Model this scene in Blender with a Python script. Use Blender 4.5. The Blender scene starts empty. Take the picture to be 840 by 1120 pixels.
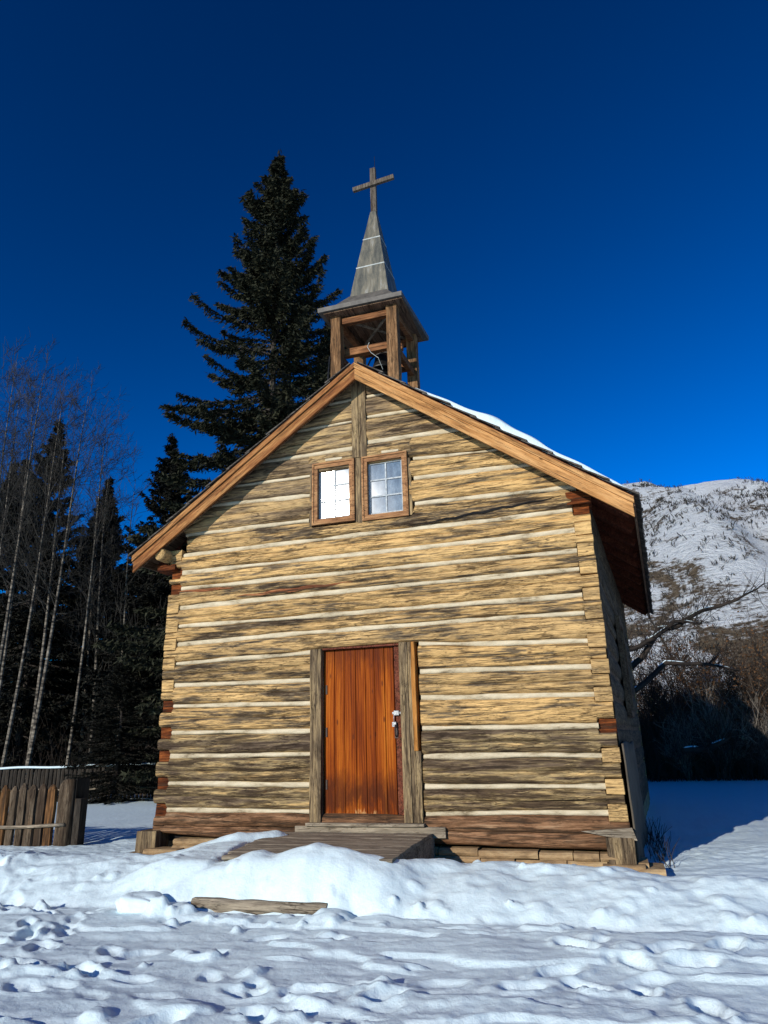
import bpy, math, random
import numpy as np
from mathutils import Vector, Matrix
random.seed(7)
RS = np.random.RandomState(11)
scene = bpy.context.scene
col = scene.collection
PI = math.pi

# ------------------------------------------------------------------ mesh helpers
class MB:
    def __init__(s): s.v=[]; s.f=[]; s.n=0; s.uv=None
    def add(s, V, F):
        V=np.asarray(V,float).reshape(-1,3)
        s.v.append(V); s.f += [tuple(i+s.n for i in f) for f in F]; s.n += len(V)
        return s
    def box(s, x0,x1,y0,y1,z0,z1, j=0.0, sh=0.0):
        V=np.array([[x,y,z] for z in (z0,z1) for y in (y0,y1) for x in (x0,x1)],float)
        if j: V+=RS.uniform(-j,j,V.shape)
        if sh: V[:,0]+=sh*V[:,1]
        return s.add(V,[(0,2,3,1),(4,5,7,6),(0,1,5,4),(2,6,7,3),(0,4,6,2),(1,3,7,5)])
    def bar(s, a, b, w, h, up=(0,0,1)):
        a=Vector(a);b=Vector(b);d=(b-a).normalized();u=Vector(up)
        r=d.cross(u).normalized();u=r.cross(d).normalized()
        V=[]
        for p in (a,b):
            for i,k in ((-1,-1),(1,-1),(1,1),(-1,1)): V.append(p+r*(i*w/2)+u*(k*h/2))
        return s.add(V,[(0,1,2,3),(7,6,5,4),(0,4,5,1),(1,5,6,2),(2,6,7,3),(3,7,4,0)])
    def tube(s, pts, rad, n=6, cap=True):
        pts=[Vector(p) for p in pts]; V=[]; m=len(pts)
        prev=None
        for i,p in enumerate(pts):
            d=(pts[min(i+1,m-1)]-pts[max(i-1,0)])
            if d.length<1e-9: d=Vector((0,0,1))
            d.normalize()
            if prev is None:
                ref=Vector((0,0,1)) if abs(d.z)<.9 else Vector((1,0,0))
                r=d.cross(ref).normalized()
            else:
                r=(prev-d*prev.dot(d)).normalized()
            prev=r; u=d.cross(r)
            for k in range(n):
                a=2*PI*k/n
                V.append(p+(r*math.cos(a)+u*math.sin(a))*rad[i])
        F=[]
        for i in range(m-1):
            for k in range(n):
                k2=(k+1)%n
                F.append((i*n+k,i*n+k2,(i+1)*n+k2,(i+1)*n+k))
        if cap: F.append(tuple(range(n-1,-1,-1))); F.append(tuple(range((m-1)*n,m*n)))
        return s.add(V,F)
    def build(s, name, mat, parent=None, smooth=False, loc=None, bevel=0.0):
        V=np.concatenate(s.v) if s.v else np.zeros((0,3))
        o=mesh_obj(name,V,s.f,mat,parent,smooth,loc)
        if bevel:
            m=o.modifiers.new('bevel','BEVEL'); m.width=bevel; m.segments=2; m.limit_method='ANGLE'
        return o

def mesh_from(name,V,F):
    me=bpy.data.meshes.new(name)
    V=np.asarray(V,np.float32)
    if isinstance(F,np.ndarray):
        k=F.shape[1]; nf=len(F)
        me.vertices.add(len(V)); me.vertices.foreach_set('co',V.ravel())
        me.loops.add(nf*k); me.loops.foreach_set('vertex_index',F.astype(np.int32).ravel())
        me.polygons.add(nf); me.polygons.foreach_set('loop_start',np.arange(0,nf*k,k,dtype=np.int32))
        me.update(calc_edges=True); me.validate()
    else:
        me.from_pydata([tuple(map(float,v)) for v in V],[],F); me.update()
    return me
def mesh_obj(name,V,F,mat,parent=None,smooth=False,loc=None):
    me=mesh_from(name,V,F)
    if smooth: me.polygons.foreach_set('use_smooth',[True]*len(me.polygons))
    if mat is not None: me.materials.append(mat)
    o=bpy.data.objects.new(name,me); col.objects.link(o)
    if parent is not None: o.parent=parent
    if loc is not None: o.location=loc
    return o
def tag(o,label=None,cat=None,group=None,kind=None):
    if label: o['label']=label
    if cat: o['category']=cat
    if group: o['group']=group
    if kind: o['kind']=kind
    return o
def empty(name,loc,label,cat,group=None,rz=0):
    o=bpy.data.objects.new(name,None); col.objects.link(o); o.location=loc; o.rotation_euler=(0,0,rz)
    o.empty_display_size=.3
    return tag(o,label,cat,group)
def copy_tree(o,parent=None):
    c=o.copy(); col.objects.link(c)
    if parent is not None: c.parent=parent
    for ch in list(o.children): copy_tree(ch,c)
    return c

# ------------------------------------------------------------------ noise (numpy)
def _h(i,j,s):
    n=(i*374761393+j*668265263+s*2147483647)&0xffffffff
    n=((n^(n>>13))*1274126177)&0xffffffff
    return ((n^(n>>16))&0xffff)/65535.0
def vn(x,y,s=0):
    x=np.asarray(x,float);y=np.asarray(y,float)
    i=np.floor(x).astype(np.int64);j=np.floor(y).astype(np.int64)
    u=x-i;v=y-j;u=u*u*u*(u*(u*6-15)+10);v=v*v*v*(v*(v*6-15)+10)
    a=_h(i,j,s);b=_h(i+1,j,s);c=_h(i,j+1,s);d=_h(i+1,j+1,s)
    return (a*(1-u)+b*u)*(1-v)+(c*(1-u)+d*u)*v
def fbm(x,y,s=0,o=4):
    r=0;a=1;t=0
    for k in range(o):
        r=r+a*(vn(x*2**k+17.3*k,y*2**k+9.1*k,s+k)-.5);t+=a;a*=.5
    return r/t*2

# ------------------------------------------------------------------ materials
class NT:
    def __init__(s,name):
        s.m=bpy.data.materials.new(name); s.m.use_nodes=True
        s.t=s.m.node_tree; s.b=s.t.nodes['Principled BSDF']
    def n(s,t,**k):
        x=s.t.nodes.new(t)
        for a,b in k.items():
            if a.startswith('i_'): x.inputs[a[2:].replace('_',' ')].default_value=b
            else: setattr(x,a,b)
        return x
    def l(s,a,b): s.t.links.new(a,b)
    pre=0.0
    def coords(s,scale,rand=True,rot=(0,0,0)):
        tc=s.n('ShaderNodeTexCoord'); osock=tc.outputs['Object']
        if s.pre:
            vr=s.n('ShaderNodeVectorRotate',rotation_type='Y_AXIS'); vr.inputs['Angle'].default_value=s.pre; s.l(osock,vr.inputs['Vector']); osock=vr.outputs[0]
        mp=s.n('ShaderNodeMapping'); mp.inputs['Scale'].default_value=scale
        mp.inputs['Rotation'].default_value=rot
        if rand:
            oi=s.n('ShaderNodeObjectInfo'); sc=s.n('ShaderNodeVectorMath',operation='SCALE')
            cb=s.n('ShaderNodeCombineXYZ'); 
            for k,mul in enumerate((37.,91.,53.)):
                mm=s.n('ShaderNodeMath',operation='MULTIPLY'); mm.inputs[1].default_value=mul
                s.l(oi.outputs['Random'],mm.inputs[0]); s.l(mm.outputs[0],cb.inputs[k])
            ad=s.n('ShaderNodeVectorMath',operation='ADD'); s.l(osock,ad.inputs[0]); s.l(cb.outputs[0],ad.inputs[1])
            s.l(ad.outputs[0],mp.inputs[0])
        else: s.l(osock,mp.inputs[0])
        return mp.outputs[0]
    def noise(s,vec,scale=1,detail=4,rough=.6,dist=0):
        x=s.n('ShaderNodeTexNoise'); x.inputs['Scale'].default_value=scale; x.inputs['Detail'].default_value=detail
        x.inputs['Roughness'].default_value=rough; x.inputs['Distortion'].default_value=dist
        s.l(vec,x.inputs['Vector']); return x.outputs['Fac']
    def ramp(s,fac,stops,interp='LINEAR'):
        r=s.n('ShaderNodeValToRGB'); r.color_ramp.interpolation=interp
        e=r.color_ramp.elements
        while len(e)<len(stops): e.new(.5)
        for k,(p,c) in enumerate(stops):
            e[k].position=p; e[k].color=(*c,1) if len(c)==3 else c
        s.l(fac,r.inputs[0]); return r.outputs[0]
    def mix(s,fac,a,b,mode='MIX'):
        x=s.n('ShaderNodeMix',data_type='RGBA',blend_type=mode)
        for sock,v in ((0,fac),(6,a),(7,b)):
            if isinstance(v,(int,float)): x.inputs[sock].default_value=v
            elif isinstance(v,tuple): x.inputs[sock].default_value=(*v,1)
            else: s.l(v,x.inputs[sock])
        return x.outputs[2]
    def math(s,op,a,b=0.0,clamp=False):
        x=s.n('ShaderNodeMath',operation=op,use_clamp=clamp)
        for k,v in enumerate((a,b)):
            if isinstance(v,(int,float)): x.inputs[k].default_value=v
            else: s.l(v,x.inputs[k])
        return x.outputs[0]
    def color(s,c): s.l(c,s.b.inputs['Base Color']) if not isinstance(c,tuple) else setattr(s.b.inputs['Base Color'],'default_value',(*c,1))
    def bump(s,h,strength=.5,dist=.01):
        x=s.n('ShaderNodeBump'); x.inputs['Strength'].default_value=strength; x.inputs['Distance'].default_value=dist
        s.l(h,x.inputs['Height']); s.l(x.outputs[0],s.b.inputs['Normal'])
    def rough(s,v,spec=.3): s.b.inputs['Roughness'].default_value=v; s.b.inputs['Specular IOR Level'].default_value=spec

def wood(name,stops,long_axis='x',patch=(.33,.62),fine=.35,knots=True,dark=(.05,.032,.02),darkamt=.75,bumpd=.006,rough=.8,scale=1.0,crk=.6,tilt=0.0,vary=0.0):
    """weathered hewn wood, grain along long_axis; stops: colours from stained to bare"""
    m=NT(name); m.pre=tilt
    ax={'x':0,'y':1,'z':2}[long_axis]
    def sc(l,c): v=[c*scale]*3; v[ax]=l*scale; return tuple(v)
    big=m.noise(m.coords(sc(.75,5.5)),1,5,.62,.6)
    mid=m.noise(m.coords(sc(2.2,26)),1,5,.65,.3)
    fin=m.noise(m.coords(sc(6,150)),1,3,.6)
    f=m.math('ADD',m.math('MULTIPLY',big,.5),m.math('MULTIPLY',mid,.5))
    base=m.ramp(f,stops)
    # dark stain where a second streaky noise is high
    st=m.noise(m.coords(sc(.9,11)),1.3,6,.7,.9)
    sm=m.ramp(st,[(patch[1]-.07,(0,0,0)),(patch[1]+.02,(1,1,1))])
    c=m.mix(m.math('MULTIPLY',sm,darkamt),base,dark)
    if vary:
        oi=m.n('ShaderNodeObjectInfo'); tn=m.ramp(oi.outputs['Random'],[(0,(1-vary,1-vary,1-vary*.9)),(.35,(1.04,1.0,.95)),(.6,(1-vary*.5,1-vary*.55,1-vary*.5)),(1,(1.12,1.10,1.06))])
        c=m.mix(1.0,c,tn,'MULTIPLY')
    g=m.ramp(fin,[(.3,(.55,.55,.55)),(.6,(1.1,1.1,1.1))])
    c=m.mix(fine*1.6,c,g,'MULTIPLY')
    f2=m.noise(m.coords(sc(4.5,62)),1,4,.7,.3); g2=m.ramp(f2,[(.36,(.42,.36,.30)),(.46,(.92,.90,.87)),(.62,(1.18,1.15,1.08))])
    c=m.mix(min(1.0,fine*2.4),c,g2,'MULTIPLY')
    sp2=m.noise(m.coords(sc(11,34)),1,3,.7,.2); c=m.mix(m.math('MULTIPLY',m.ramp(sp2,[(.64,(0,0,0)),(.69,(1,1,1))]),.55*min(1,fine*3)),c,(.07,.045,.028))
    # hairline checks along the grain
    ck=m.noise(m.coords(sc(1.1,60)),1,2,.5,.4)
    cm=m.ramp(ck,[(.335,(1,1,1)),(.37,(0,0,0))])
    c=m.mix(m.math('MULTIPLY',cm,.75),c,(.035,.024,.016))
    h=m.math('ADD',m.math('MULTIPLY',mid,.8),m.math('MULTIPLY',fin,.35))
    if knots:
        vo=m.n('ShaderNodeTexVoronoi'); vo.inputs['Scale'].default_value=1
        m.l(m.coords(sc(2.2,4.2)),vo.inputs['Vector'])
        km=m.ramp(vo.outputs['Distance'],[(.035,(1,1,1)),(.09,(0,0,0))])
        c=m.mix(m.math('MULTIPLY',km,.8),c,(.07,.035,.015))
    for (l_,c_,wd,sd_) in ((.55,5.0,.010,1.7),(1.3,13,.013,4.1)):
        nn=m.noise(m.coords(sc(l_,c_)),sd_/1.7,3,.55,.25)
        dd=m.math('ABSOLUTE',m.math('SUBTRACT',nn,.5))
        brk=m.ramp(m.noise(m.coords(sc(1.7,2.1)),1,2,.5),[(.46,(0,0,0)),(.54,(1,1,1))])
        ln=m.math('MULTIPLY',m.ramp(dd,[(0,(1,1,1)),(wd*.45,(1,1,1)),(wd,(0,0,0))]),brk)
        c=m.mix(m.math('MULTIPLY',ln,crk),c,(.022,.014,.009)); h=m.math('SUBTRACT',h,m.math('MULTIPLY',ln,.8*crk))
    at=m.n('ShaderNodeAttribute'); at.attribute_name='ck'; cr=m.ramp(m.math('ADD',at.outputs['Fac'],m.math('MULTIPLY',m.math('SUBTRACT',mid,.5),.6)),[(.40,(0,0,0)),(.60,(1,1,1))])
    c=m.mix(m.math('MULTIPLY',m.math('MULTIPLY',cr,m.ramp(at.outputs['Fac'],[(.02,(0,0,0)),(.1,(1,1,1))])),.92),c,(.018,.012,.008))
    m.color(c)
    h=m.math('SUBTRACT',h,m.math('MULTIPLY',cm,.8))
    m.bump(h,.8,bumpd)
    m.rough(rough,.1)
    return m.m

TAN=(.68,.445,.19); TAN2=(.45,.295,.13); GRY=(.185,.14,.088); DRK=(.075,.05,.03)
M={}
M['log']=wood('log_wood',[(.40,DRK),(.46,GRY),(.50,TAN2),(.56,TAN)],patch=(.3,.585),vary=.22)
M['log_light']=wood('log_wood_light',[(.36,DRK),(.43,GRY),(.465,TAN2),(.53,TAN)],patch=(.3,.61),vary=.22)
M['log_grey']=wood('log_wood_grey',[(.37,(.08,.056,.036)),(.44,(.22,.16,.10)),(.52,(.42,.295,.15)),(.62,(.58,.40,.19))],patch=(.3,.59),vary=.22)
M['log_dark']=wood('log_wood_dark',[(.36,(.06,.04,.028)),(.46,(.16,.115,.075)),(.54,(.38,.28,.14)),(.64,TAN)],patch=(.3,.54),darkamt=.8,vary=.22)
M['sill_log']=wood('sill_wood',[(.34,(.055,.03,.018)),(.46,(.16,.08,.04)),(.55,(.30,.16,.085)),(.68,(.42,.28,.17))],patch=(.3,.55))
M['end']=wood('end_grain',[(.34,GRY),(.45,TAN2),(.6,TAN)],scale=1.6,patch=(.3,.66),vary=.22)
M['end_red']=wood('end_red',[(.40,(.02,.006,.003)),(.5,(.12,.03,.008)),(.64,(.34,.10,.025))],scale=1.6,crk=.3)
M['red_sliver']=wood('red_sliver',[(.38,(.12,.04,.02)),(.5,(.3,.1,.04)),(.62,(.45,.2,.09))],crk=.3)
M['sidelog']=wood('side_wood',[(.36,(.035,.027,.02)),(.47,(.085,.065,.045)),(.6,(.17,.125,.08))],long_axis='y')  # log wood darkened, the side wall's shade put into the colour
M['jamb']=wood('jamb_wood',[(.36,(.05,.035,.023)),(.46,(.16,.115,.07)),(.56,(.32,.23,.125)),(.68,(.50,.36,.18))],long_axis='z',patch=(.3,.6))
M['post']=wood('belfry_wood',[(.36,(.06,.035,.02)),(.48,(.19,.10,.045)),(.62,(.38,.22,.11))],long_axis='z',patch=(.3,.6))
M['beam']=wood('belfry_beam',[(.34,(.06,.03,.016)),(.47,(.19,.08,.035)),(.6,(.32,.15,.065))],long_axis='x')
M['fascia']=wood('barge_board_wood',tilt=-.624,stops=[(.3,(.22,.09,.03)),(.45,(.46,.22,.075)),(.6,(.64,.35,.14))],patch=(.3,.66),fine=.25,dark=(.10,.035,.012),darkamt=.6,bumpd=.003,crk=.35)
M['fascia_brown']=wood('barge_board_brown',tilt=.624,stops=[(.3,(.13,.045,.018)),(.45,(.27,.105,.035)),(.6,(.50,.25,.09))],patch=(.3,.60),fine=.25,dark=(.06,.02,.01),darkamt=.7,bumpd=.003,crk=.35)
M['newwood']=wood('new_orange_wood',[(.3,(.25,.10,.025)),(.5,(.45,.19,.045)),(.65,(.60,.28,.08))],long_axis='z',patch=(.3,.72),fine=.2,bumpd=.002,crk=.3)
M['frame_wood']=wood('window_frame_wood',[(.32,(.14,.07,.035)),(.46,(.34,.165,.075)),(.6,(.5,.28,.13))],scale=1.4,patch=(.3,.64),fine=.3,bumpd=.002,crk=.3)
M['greyboard']=wood('grey_board',[(.34,(.13,.105,.08)),(.47,(.26,.215,.16)),(.6,(.40,.335,.25))],patch=(.3,.66),knots=False)
M['soffit']=wood('soffit_wood',[(.34,(.08,.05,.035)),(.5,(.16,.1,.065)),(.62,(.24,.16,.1))],long_axis='y')
M['redsoffit']=wood('soffit_red_wood',[(.34,(.08,.025,.015)),(.5,(.17,.05,.03)),(.62,(.25,.085,.045))],long_axis='y')
M['shingle']=wood('shingle_wood',[(.34,(.04,.036,.033)),(.5,(.11,.098,.085)),(.65,(.2,.18,.155))],knots=False)
M['picket']=wood('picket_wood',[(.38,(.025,.018,.014)),(.48,(.085,.06,.04)),(.57,(.15,.115,.08)),(.68,(.28,.15,.065))],long_axis='z',patch=(.3,.58))
M['picket_bark']=wood('picket_bark',[(.36,(.02,.014,.01)),(.47,(.06,.042,.03)),(.56,(.13,.09,.06)),(.67,(.22,.15,.09))],long_axis='z',patch=(.3,.52))
M['picket_orange']=wood('picket_orange',[(.38,(.05,.025,.012)),(.50,(.12,.06,.025)),(.62,(.32,.15,.055))],long_axis='z',patch=(.3,.56))
M['farpicket']=wood('far_picket_wood',[(.36,(.015,.013,.012)),(.55,(.05,.043,.036)),(.7,(.09,.075,.06))],long_axis='z')  # darkened picket wood, the far fence's shade is in the colour
M['cross']=wood('cross_wood',[(.34,(.07,.06,.05)),(.5,(.15,.125,.1)),(.65,(.24,.2,.16))],long_axis='z',knots=False)

def door_mat():
    m=NT('door_boards')
    v=m.coords((7,7,.5),rand=False)
    big=m.noise(v,1,5,.6,.5)
    wv=m.n('ShaderNodeTexWave',wave_type='BANDS',bands_direction='X'); wv.inputs['Scale'].default_value=9
    wv.inputs['Distortion'].default_value=9; wv.inputs['Detail'].default_value=3; wv.inputs['Detail Scale'].default_value=.8
    m.l(m.coords((1,1,.10),rand=False),wv.inputs['Vector'])
    f=m.math('ADD',m.math('MULTIPLY',big,.87),m.math('MULTIPLY',wv.outputs['Fac'],.13))
    c=m.ramp(f,[(.28,(.08,.013,.002)),(.43,(.19,.034,.003)),(.56,(.30,.064,.004)),(.72,(.46,.13,.012))])
    # darker noise-edged bands at the foot and head
    tc=m.n('ShaderNodeTexCoord'); sp=m.n('ShaderNodeSeparateXYZ'); m.l(tc.outputs['Object'],sp.inputs[0])
    nz=m.noise(m.coords((8,8,2.5),rand=False),1,5,.7,.4)
    z=m.math('ADD',sp.outputs['Z'],m.math('MULTIPLY',m.math('SUBTRACT',nz,.5),.8))
    lo=m.ramp(z,[(.02,(0,0,0)),(.1,(1,1,1)),(.16,(1,1,1)),(.30,(0,0,0))])  # z/…: clamp 0..1 m
    c=m.mix(m.math('MULTIPLY',m.ramp(m.math('MULTIPLY',z,.4),[(.10,(0,0,0)),(.16,(1,1,1)),(.2,(1,1,1)),(.30,(0,0,0))]),.75),c,(.06,.014,.005))
    c=m.mix(m.math('MULTIPLY',m.ramp(m.math('MULTIPLY',z,.4),[(.80,(0,0,0)),(.92,(1,1,1))]),.6),c,(.08,.016,.005))
    c=m.mix(m.ramp(m.math('MULTIPLY',z,.4),[(.075,(.8,.8,.8)),(.10,(0,0,0))]),c,(.55,.3,.12))
    gr=m.noise(m.coords((160,160,5),rand=False),1,3,.6)
    c=m.mix(.55,c,m.ramp(gr,[(.3,(.55,.5,.45)),(.62,(1.1,1.1,1.1))]),'MULTIPLY')
    vo=m.n('ShaderNodeTexVoronoi'); vo.inputs['Scale'].default_value=1; m.l(m.coords((9,9,3.0),rand=False),vo.inputs['Vector'])
    km=m.ramp(vo.outputs['Distance'],[(.07,(1,1,1)),(.14,(0,0,0))]); c=m.mix(m.math('MULTIPLY',km,.8),c,(.09,.02,.006))
    m.color(c); m.bump(gr,.4,.002); m.rough(.6,.06); return m.m
M['door']=door_mat()

def mortar():
    m=NT('lime_chinking'); v=m.coords((3,6,12)); n=m.noise(v,1,6,.7)
    c=m.ramp(n,[(.32,(.20,.15,.09)),(.43,(.48,.395,.26)),(.62,(.66,.56,.39))])
    f=m.noise(m.coords((40,40,60)),1,4,.6)
    m.color(c); m.bump(f,.6,.006); m.rough(.95,.1); return m.m
M['chink']=mortar()

def stone():
    m=NT('sandstone'); v=m.coords((3,3,9)); n=m.noise(v,1,6,.7,.4)
    c=m.ramp(n,[(.3,(.13,.085,.045)),(.5,(.34,.22,.11)),(.68,(.5,.36,.19))])
    m.color(c); m.bump(m.noise(m.coords((14,14,40)),1,6,.7),.8,.012); m.rough(.9,.2); return m.m
M['stone']=stone()

def snowmat(name='snow_surface',fine=True):
    m=NT(name); tc=m.n('ShaderNodeTexCoord')
    n1=m.noise(tc.outputs['Object'],9,5,.65); n2=m.noise(tc.outputs['Object'],130,3,.7)
    c=m.ramp(n1,[(.3,(.67,.80,.83)),(.7,(.74,.86,.885))])
    m.color(c)
    h=m.math('ADD',m.math('MULTIPLY',n1,.9),m.math('MULTIPLY',n2,.14))
    m.bump(h,.7,.022)
    m.rough(.55,.35)
    try:
        m.b.inputs['Subsurface Weight'].default_value=.0
    except Exception: pass
    return m.m
M['snow']=snowmat()

def simple(name,c1,c2,scale=5,rough=.8,spec=.3,bump=.3,bd=.01,metal=0):
    m=NT(name); n=m.noise(m.coords((scale,)*3),1,5,.65); m.color(m.ramp(n,[(.35,c1),(.65,c2)]))
    m.bump(n,bump,bd); m.rough(rough,spec); m.b.inputs['Metallic'].default_value=metal; return m.m
M['iron']=simple('dark_iron',(.02,.02,.02),(.06,.055,.05),20,.5,.5,metal=.8)
M['latch']=simple('worn_steel',(.12,.12,.125),(.38,.39,.4),40,.4,.5,metal=.3)
M['muntin']=simple('muntin_paint',(.3,.32,.33),(.52,.55,.55),30,.7,.3)
M['dark']=simple('interior_dark',(.01,.01,.012),(.02,.018,.016),3,.9,.1)
M['tarp']=simple('canvas_sheet',(.07,.058,.043),(.14,.115,.085),2.2,.85,.2,.6,.03)
M['hinge']=simple('dark_hinge',(.02,.012,.01),(.06,.03,.02),40,.6,.4)

def spirem():
    m=NT('spire_sheet'); 
    n=m.noise(m.coords((12,12,1.6),rand=False),1,5,.65,.4)
    c=m.ramp(n,[(.3,(.04,.042,.036)),(.46,(.09,.088,.068)),(.6,(.17,.15,.105)),(.74,(.28,.28,.25))])
    m.color(c); m.bump(n,.3,.004); m.rough(.55,.5); m.b.inputs['Metallic'].default_value=.25; return m.m
M['spire']=spirem()
M['seam']=simple('spire_seam',(.3,.32,.3),(.5,.52,.48),15,.6,.4)
M['skirt']=simple('belfry_roof_sheet',(.07,.062,.052),(.13,.115,.095),9,.6,.4)

def glass():
    m=NT('dusty_glass'); 
    n=m.noise(m.coords((9,9,5)),1,5,.7); f=m.noise(m.coords((70,70,45)),1,3,.6)
    c=m.ramp(n,[(.3,(.04,.075,.12)),(.5,(.085,.14,.20)),(.7,(.17,.23,.29))])
    c=m.mix(.5,c,m.ramp(f,[(.35,(.6,.6,.6)),(.65,(1.25,1.25,1.25))]),'MULTIPLY')
    m.color(c)
    m.rough(.10,.6); m.b.inputs['IOR'].default_value=1.5
    nn=m.noise(m.coords((5,5,4)),1,1,.5)
    m.bump(nn,.06,.01)
    return m.m
M['glass']=glass()

def leaf(name,c1,c2,c3=None,sc=1.3):
    m=NT(name); n=m.noise(m.coords((sc,)*3),1,3,.6); n2=m.noise(m.coords((9,)*3),1,2,.5)
    f=m.math('ADD',m.math('MULTIPLY',n,.5),m.math('MULTIPLY',n2,.5))
    m.color(m.ramp(f,[(.38,c1),(.62,c2)])); m.rough(.75,.15); return m.m
M['needles']=leaf('spruce_needles',(.008,.011,.006),(.040,.040,.021))
M['needles2']=leaf('far_spruce_needles',(.004,.005,.004),(.018,.017,.011))
M['sbark']=simple('spruce_bark',(.02,.015,.012),(.07,.055,.045),12)
def aspenm():
    m=NT('aspen_bark'); n=m.noise(m.coords((1.5,1.5,7)),1,4,.7,.4)
    c=m.ramp(n,[(.38,(.014,.012,.01)),(.49,(.09,.075,.058)),(.64,(.26,.225,.175))]); m.color(c); m.rough(.8,.2); m.bump(n,.3,.01); return m.m
M['aspen']=aspenm()
M['twig']=simple('bare_twig',(.012,.011,.009),(.045,.04,.032),2.5)
M['twig_b']=simple('brown_twig',(.02,.015,.011),(.085,.062,.044),2.5)
M['twig_dark']=simple('dark_twig',(.012,.009,.007),(.045,.032,.023),1.5)
M['twig_pale']=simple('pale_twig',(.12,.10,.08),(.3,.26,.21),2.5)
M['dryleaf']=leaf('dry_leaves',(.05,.025,.012),(.17,.085,.035))
def hillm():
    m=NT('snowy_hillside'); 
    tc=m.n('ShaderNodeTexCoord'); mp=m.n('ShaderNodeMapping'); m.l(tc.outputs['Object'],mp.inputs[0]); mp.inputs['Scale'].default_value=(.06,.03,.06)
    mp.inputs['Rotation'].default_value=(0,0,.5)
    n=m.noise(mp.outputs[0],1.4,9,.68,1.0)
    mp2=m.n('ShaderNodeMapping'); m.l(tc.outputs['Object'],mp2.inputs[0]); mp2.inputs['Scale'].default_value=(.28,.28,1.1)
    n2=m.noise(mp2.outputs[0],1,8,.75,.5)
    mp3=m.n('ShaderNodeMapping'); m.l(tc.outputs['Object'],mp3.inputs[0]); mp3.inputs['Scale'].default_value=(1.6,1.6,3)
    n3=m.noise(mp3.outputs[0],1,5,.7)
    f=m.math('ADD',m.math('MULTIPLY',n,.60),m.math('ADD',m.math('MULTIPLY',n2,.24),m.math('MULTIPLY',n3,.16)))
    sp=m.n('ShaderNodeSeparateXYZ'); m.l(tc.outputs['Object'],sp.inputs[0])
    f=m.math('ADD',f,m.math('MULTIPLY',m.math('SUBTRACT',sp.outputs['Z'],34),.0013))
    s=m.ramp(f,[(.44,(0,0,0)),(.48,(1,1,1))])
    br=m.ramp(n3,[(.35,(.085,.062,.043)),(.65,(.25,.19,.125))])
    m.color(m.mix(s,br,(.90,.93,.95))); m.rough(.9,.1)
    m.bump(m.math('ADD',n2,n3),1.0,1.2); return m.m
M['hill']=hillm()

# ------------------------------------------------------------------ ground
foot=[]
def trail(x0,y0,x1,y1,n,w=.11,dep=.055,jit=.05,stp=None):
    d=np.array([x1-x0,y1-y0]); a=math.atan2(d[1],d[0]); L=np.hypot(*d); nx,ny=-d[1]/L,d[0]/L
    for i in range(n):
        t=(i+.5)/n; s=(1 if i%2 else -1)*w
        foot.append((x0+d[0]*t+nx*s+random.uniform(-jit,jit),y0+d[1]*t+ny*s+random.uniform(-jit,jit),a+random.uniform(-.3,.3),random.uniform(.35,.95)*dep,random.uniform(.85,1.15)))
trail(-2.6,-5.3,.9,-2.9,9); trail(-1.0,-5.6,-1.9,-2.9,7); trail(-5.2,-1.2,-2.9,-2.6,6); trail(-2.9,-2.6,-.4,-4.2,7)
trail(3.9,-5.0,2.6,-2.9,6,dep=.06); trail(.6,-4.6,3.6,-3.3,8,dep=.045); trail(-3.6,-3.1,.8,-5.3,10,dep=.04)
trail(-3.8,1.6,-4.6,-.6,7); trail(-3.4,2.5,-3.9,-.4,7); trail(-4.6,-.6,-5.6,-2.6,6); trail(-4.0,-1.0,-3.2,-3.2,6,dep=.06)
trail(.2,-3.9,1.7,-5.4,5,dep=.06); trail(4.6,-1.6,3.2,-3.4,5,dep=.06); trail(-1.8,-4.4,1.8,-4.5,8,dep=.03); trail(1.2,-5.2,4.2,-4.2,7,dep=.05)
for i in range(12):
    foot.append((random.uniform(-3.5,4.2),random.uniform(-5.4,-2.9),random.uniform(0,3),random.uniform(.012,.035),random.uniform(.5,1.2)))
lumps=[]
for i in range(28):
    lumps.append((random.uniform(-4.5,4.6),random.uniform(-5.6,-2.7),random.uniform(.03,.11),random.uniform(.012,.04)))
for i in range(26):
    lumps.append((random.uniform(-2.8,3.0),random.uniform(-2.9,-2.35),random.uniform(.04,.1),random.uniform(.015,.045)))
lumps+=[(-1.02,-2.62,.24,.06),(.55,-2.60,.24,.06),(-.3,-2.72,.16,.03),(-1.1,-2.75,.12,.08),(-.8,-2.95,.08,.06),(-.15,-3.0,.07,.05),(1.5,-4.1,.13,.05),(.55,-4.0,.12,.04)]
for i in range(60):
    lumps.append((random.uniform(-4.2,4.4),random.uniform(-2.5,-1.3),random.uniform(.03,.12),random.uniform(.01,.035)))
def ss(a,b,x): t=np.clip((x-a)/(b-a),0,1); return t*t*(3-2*t)
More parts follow.
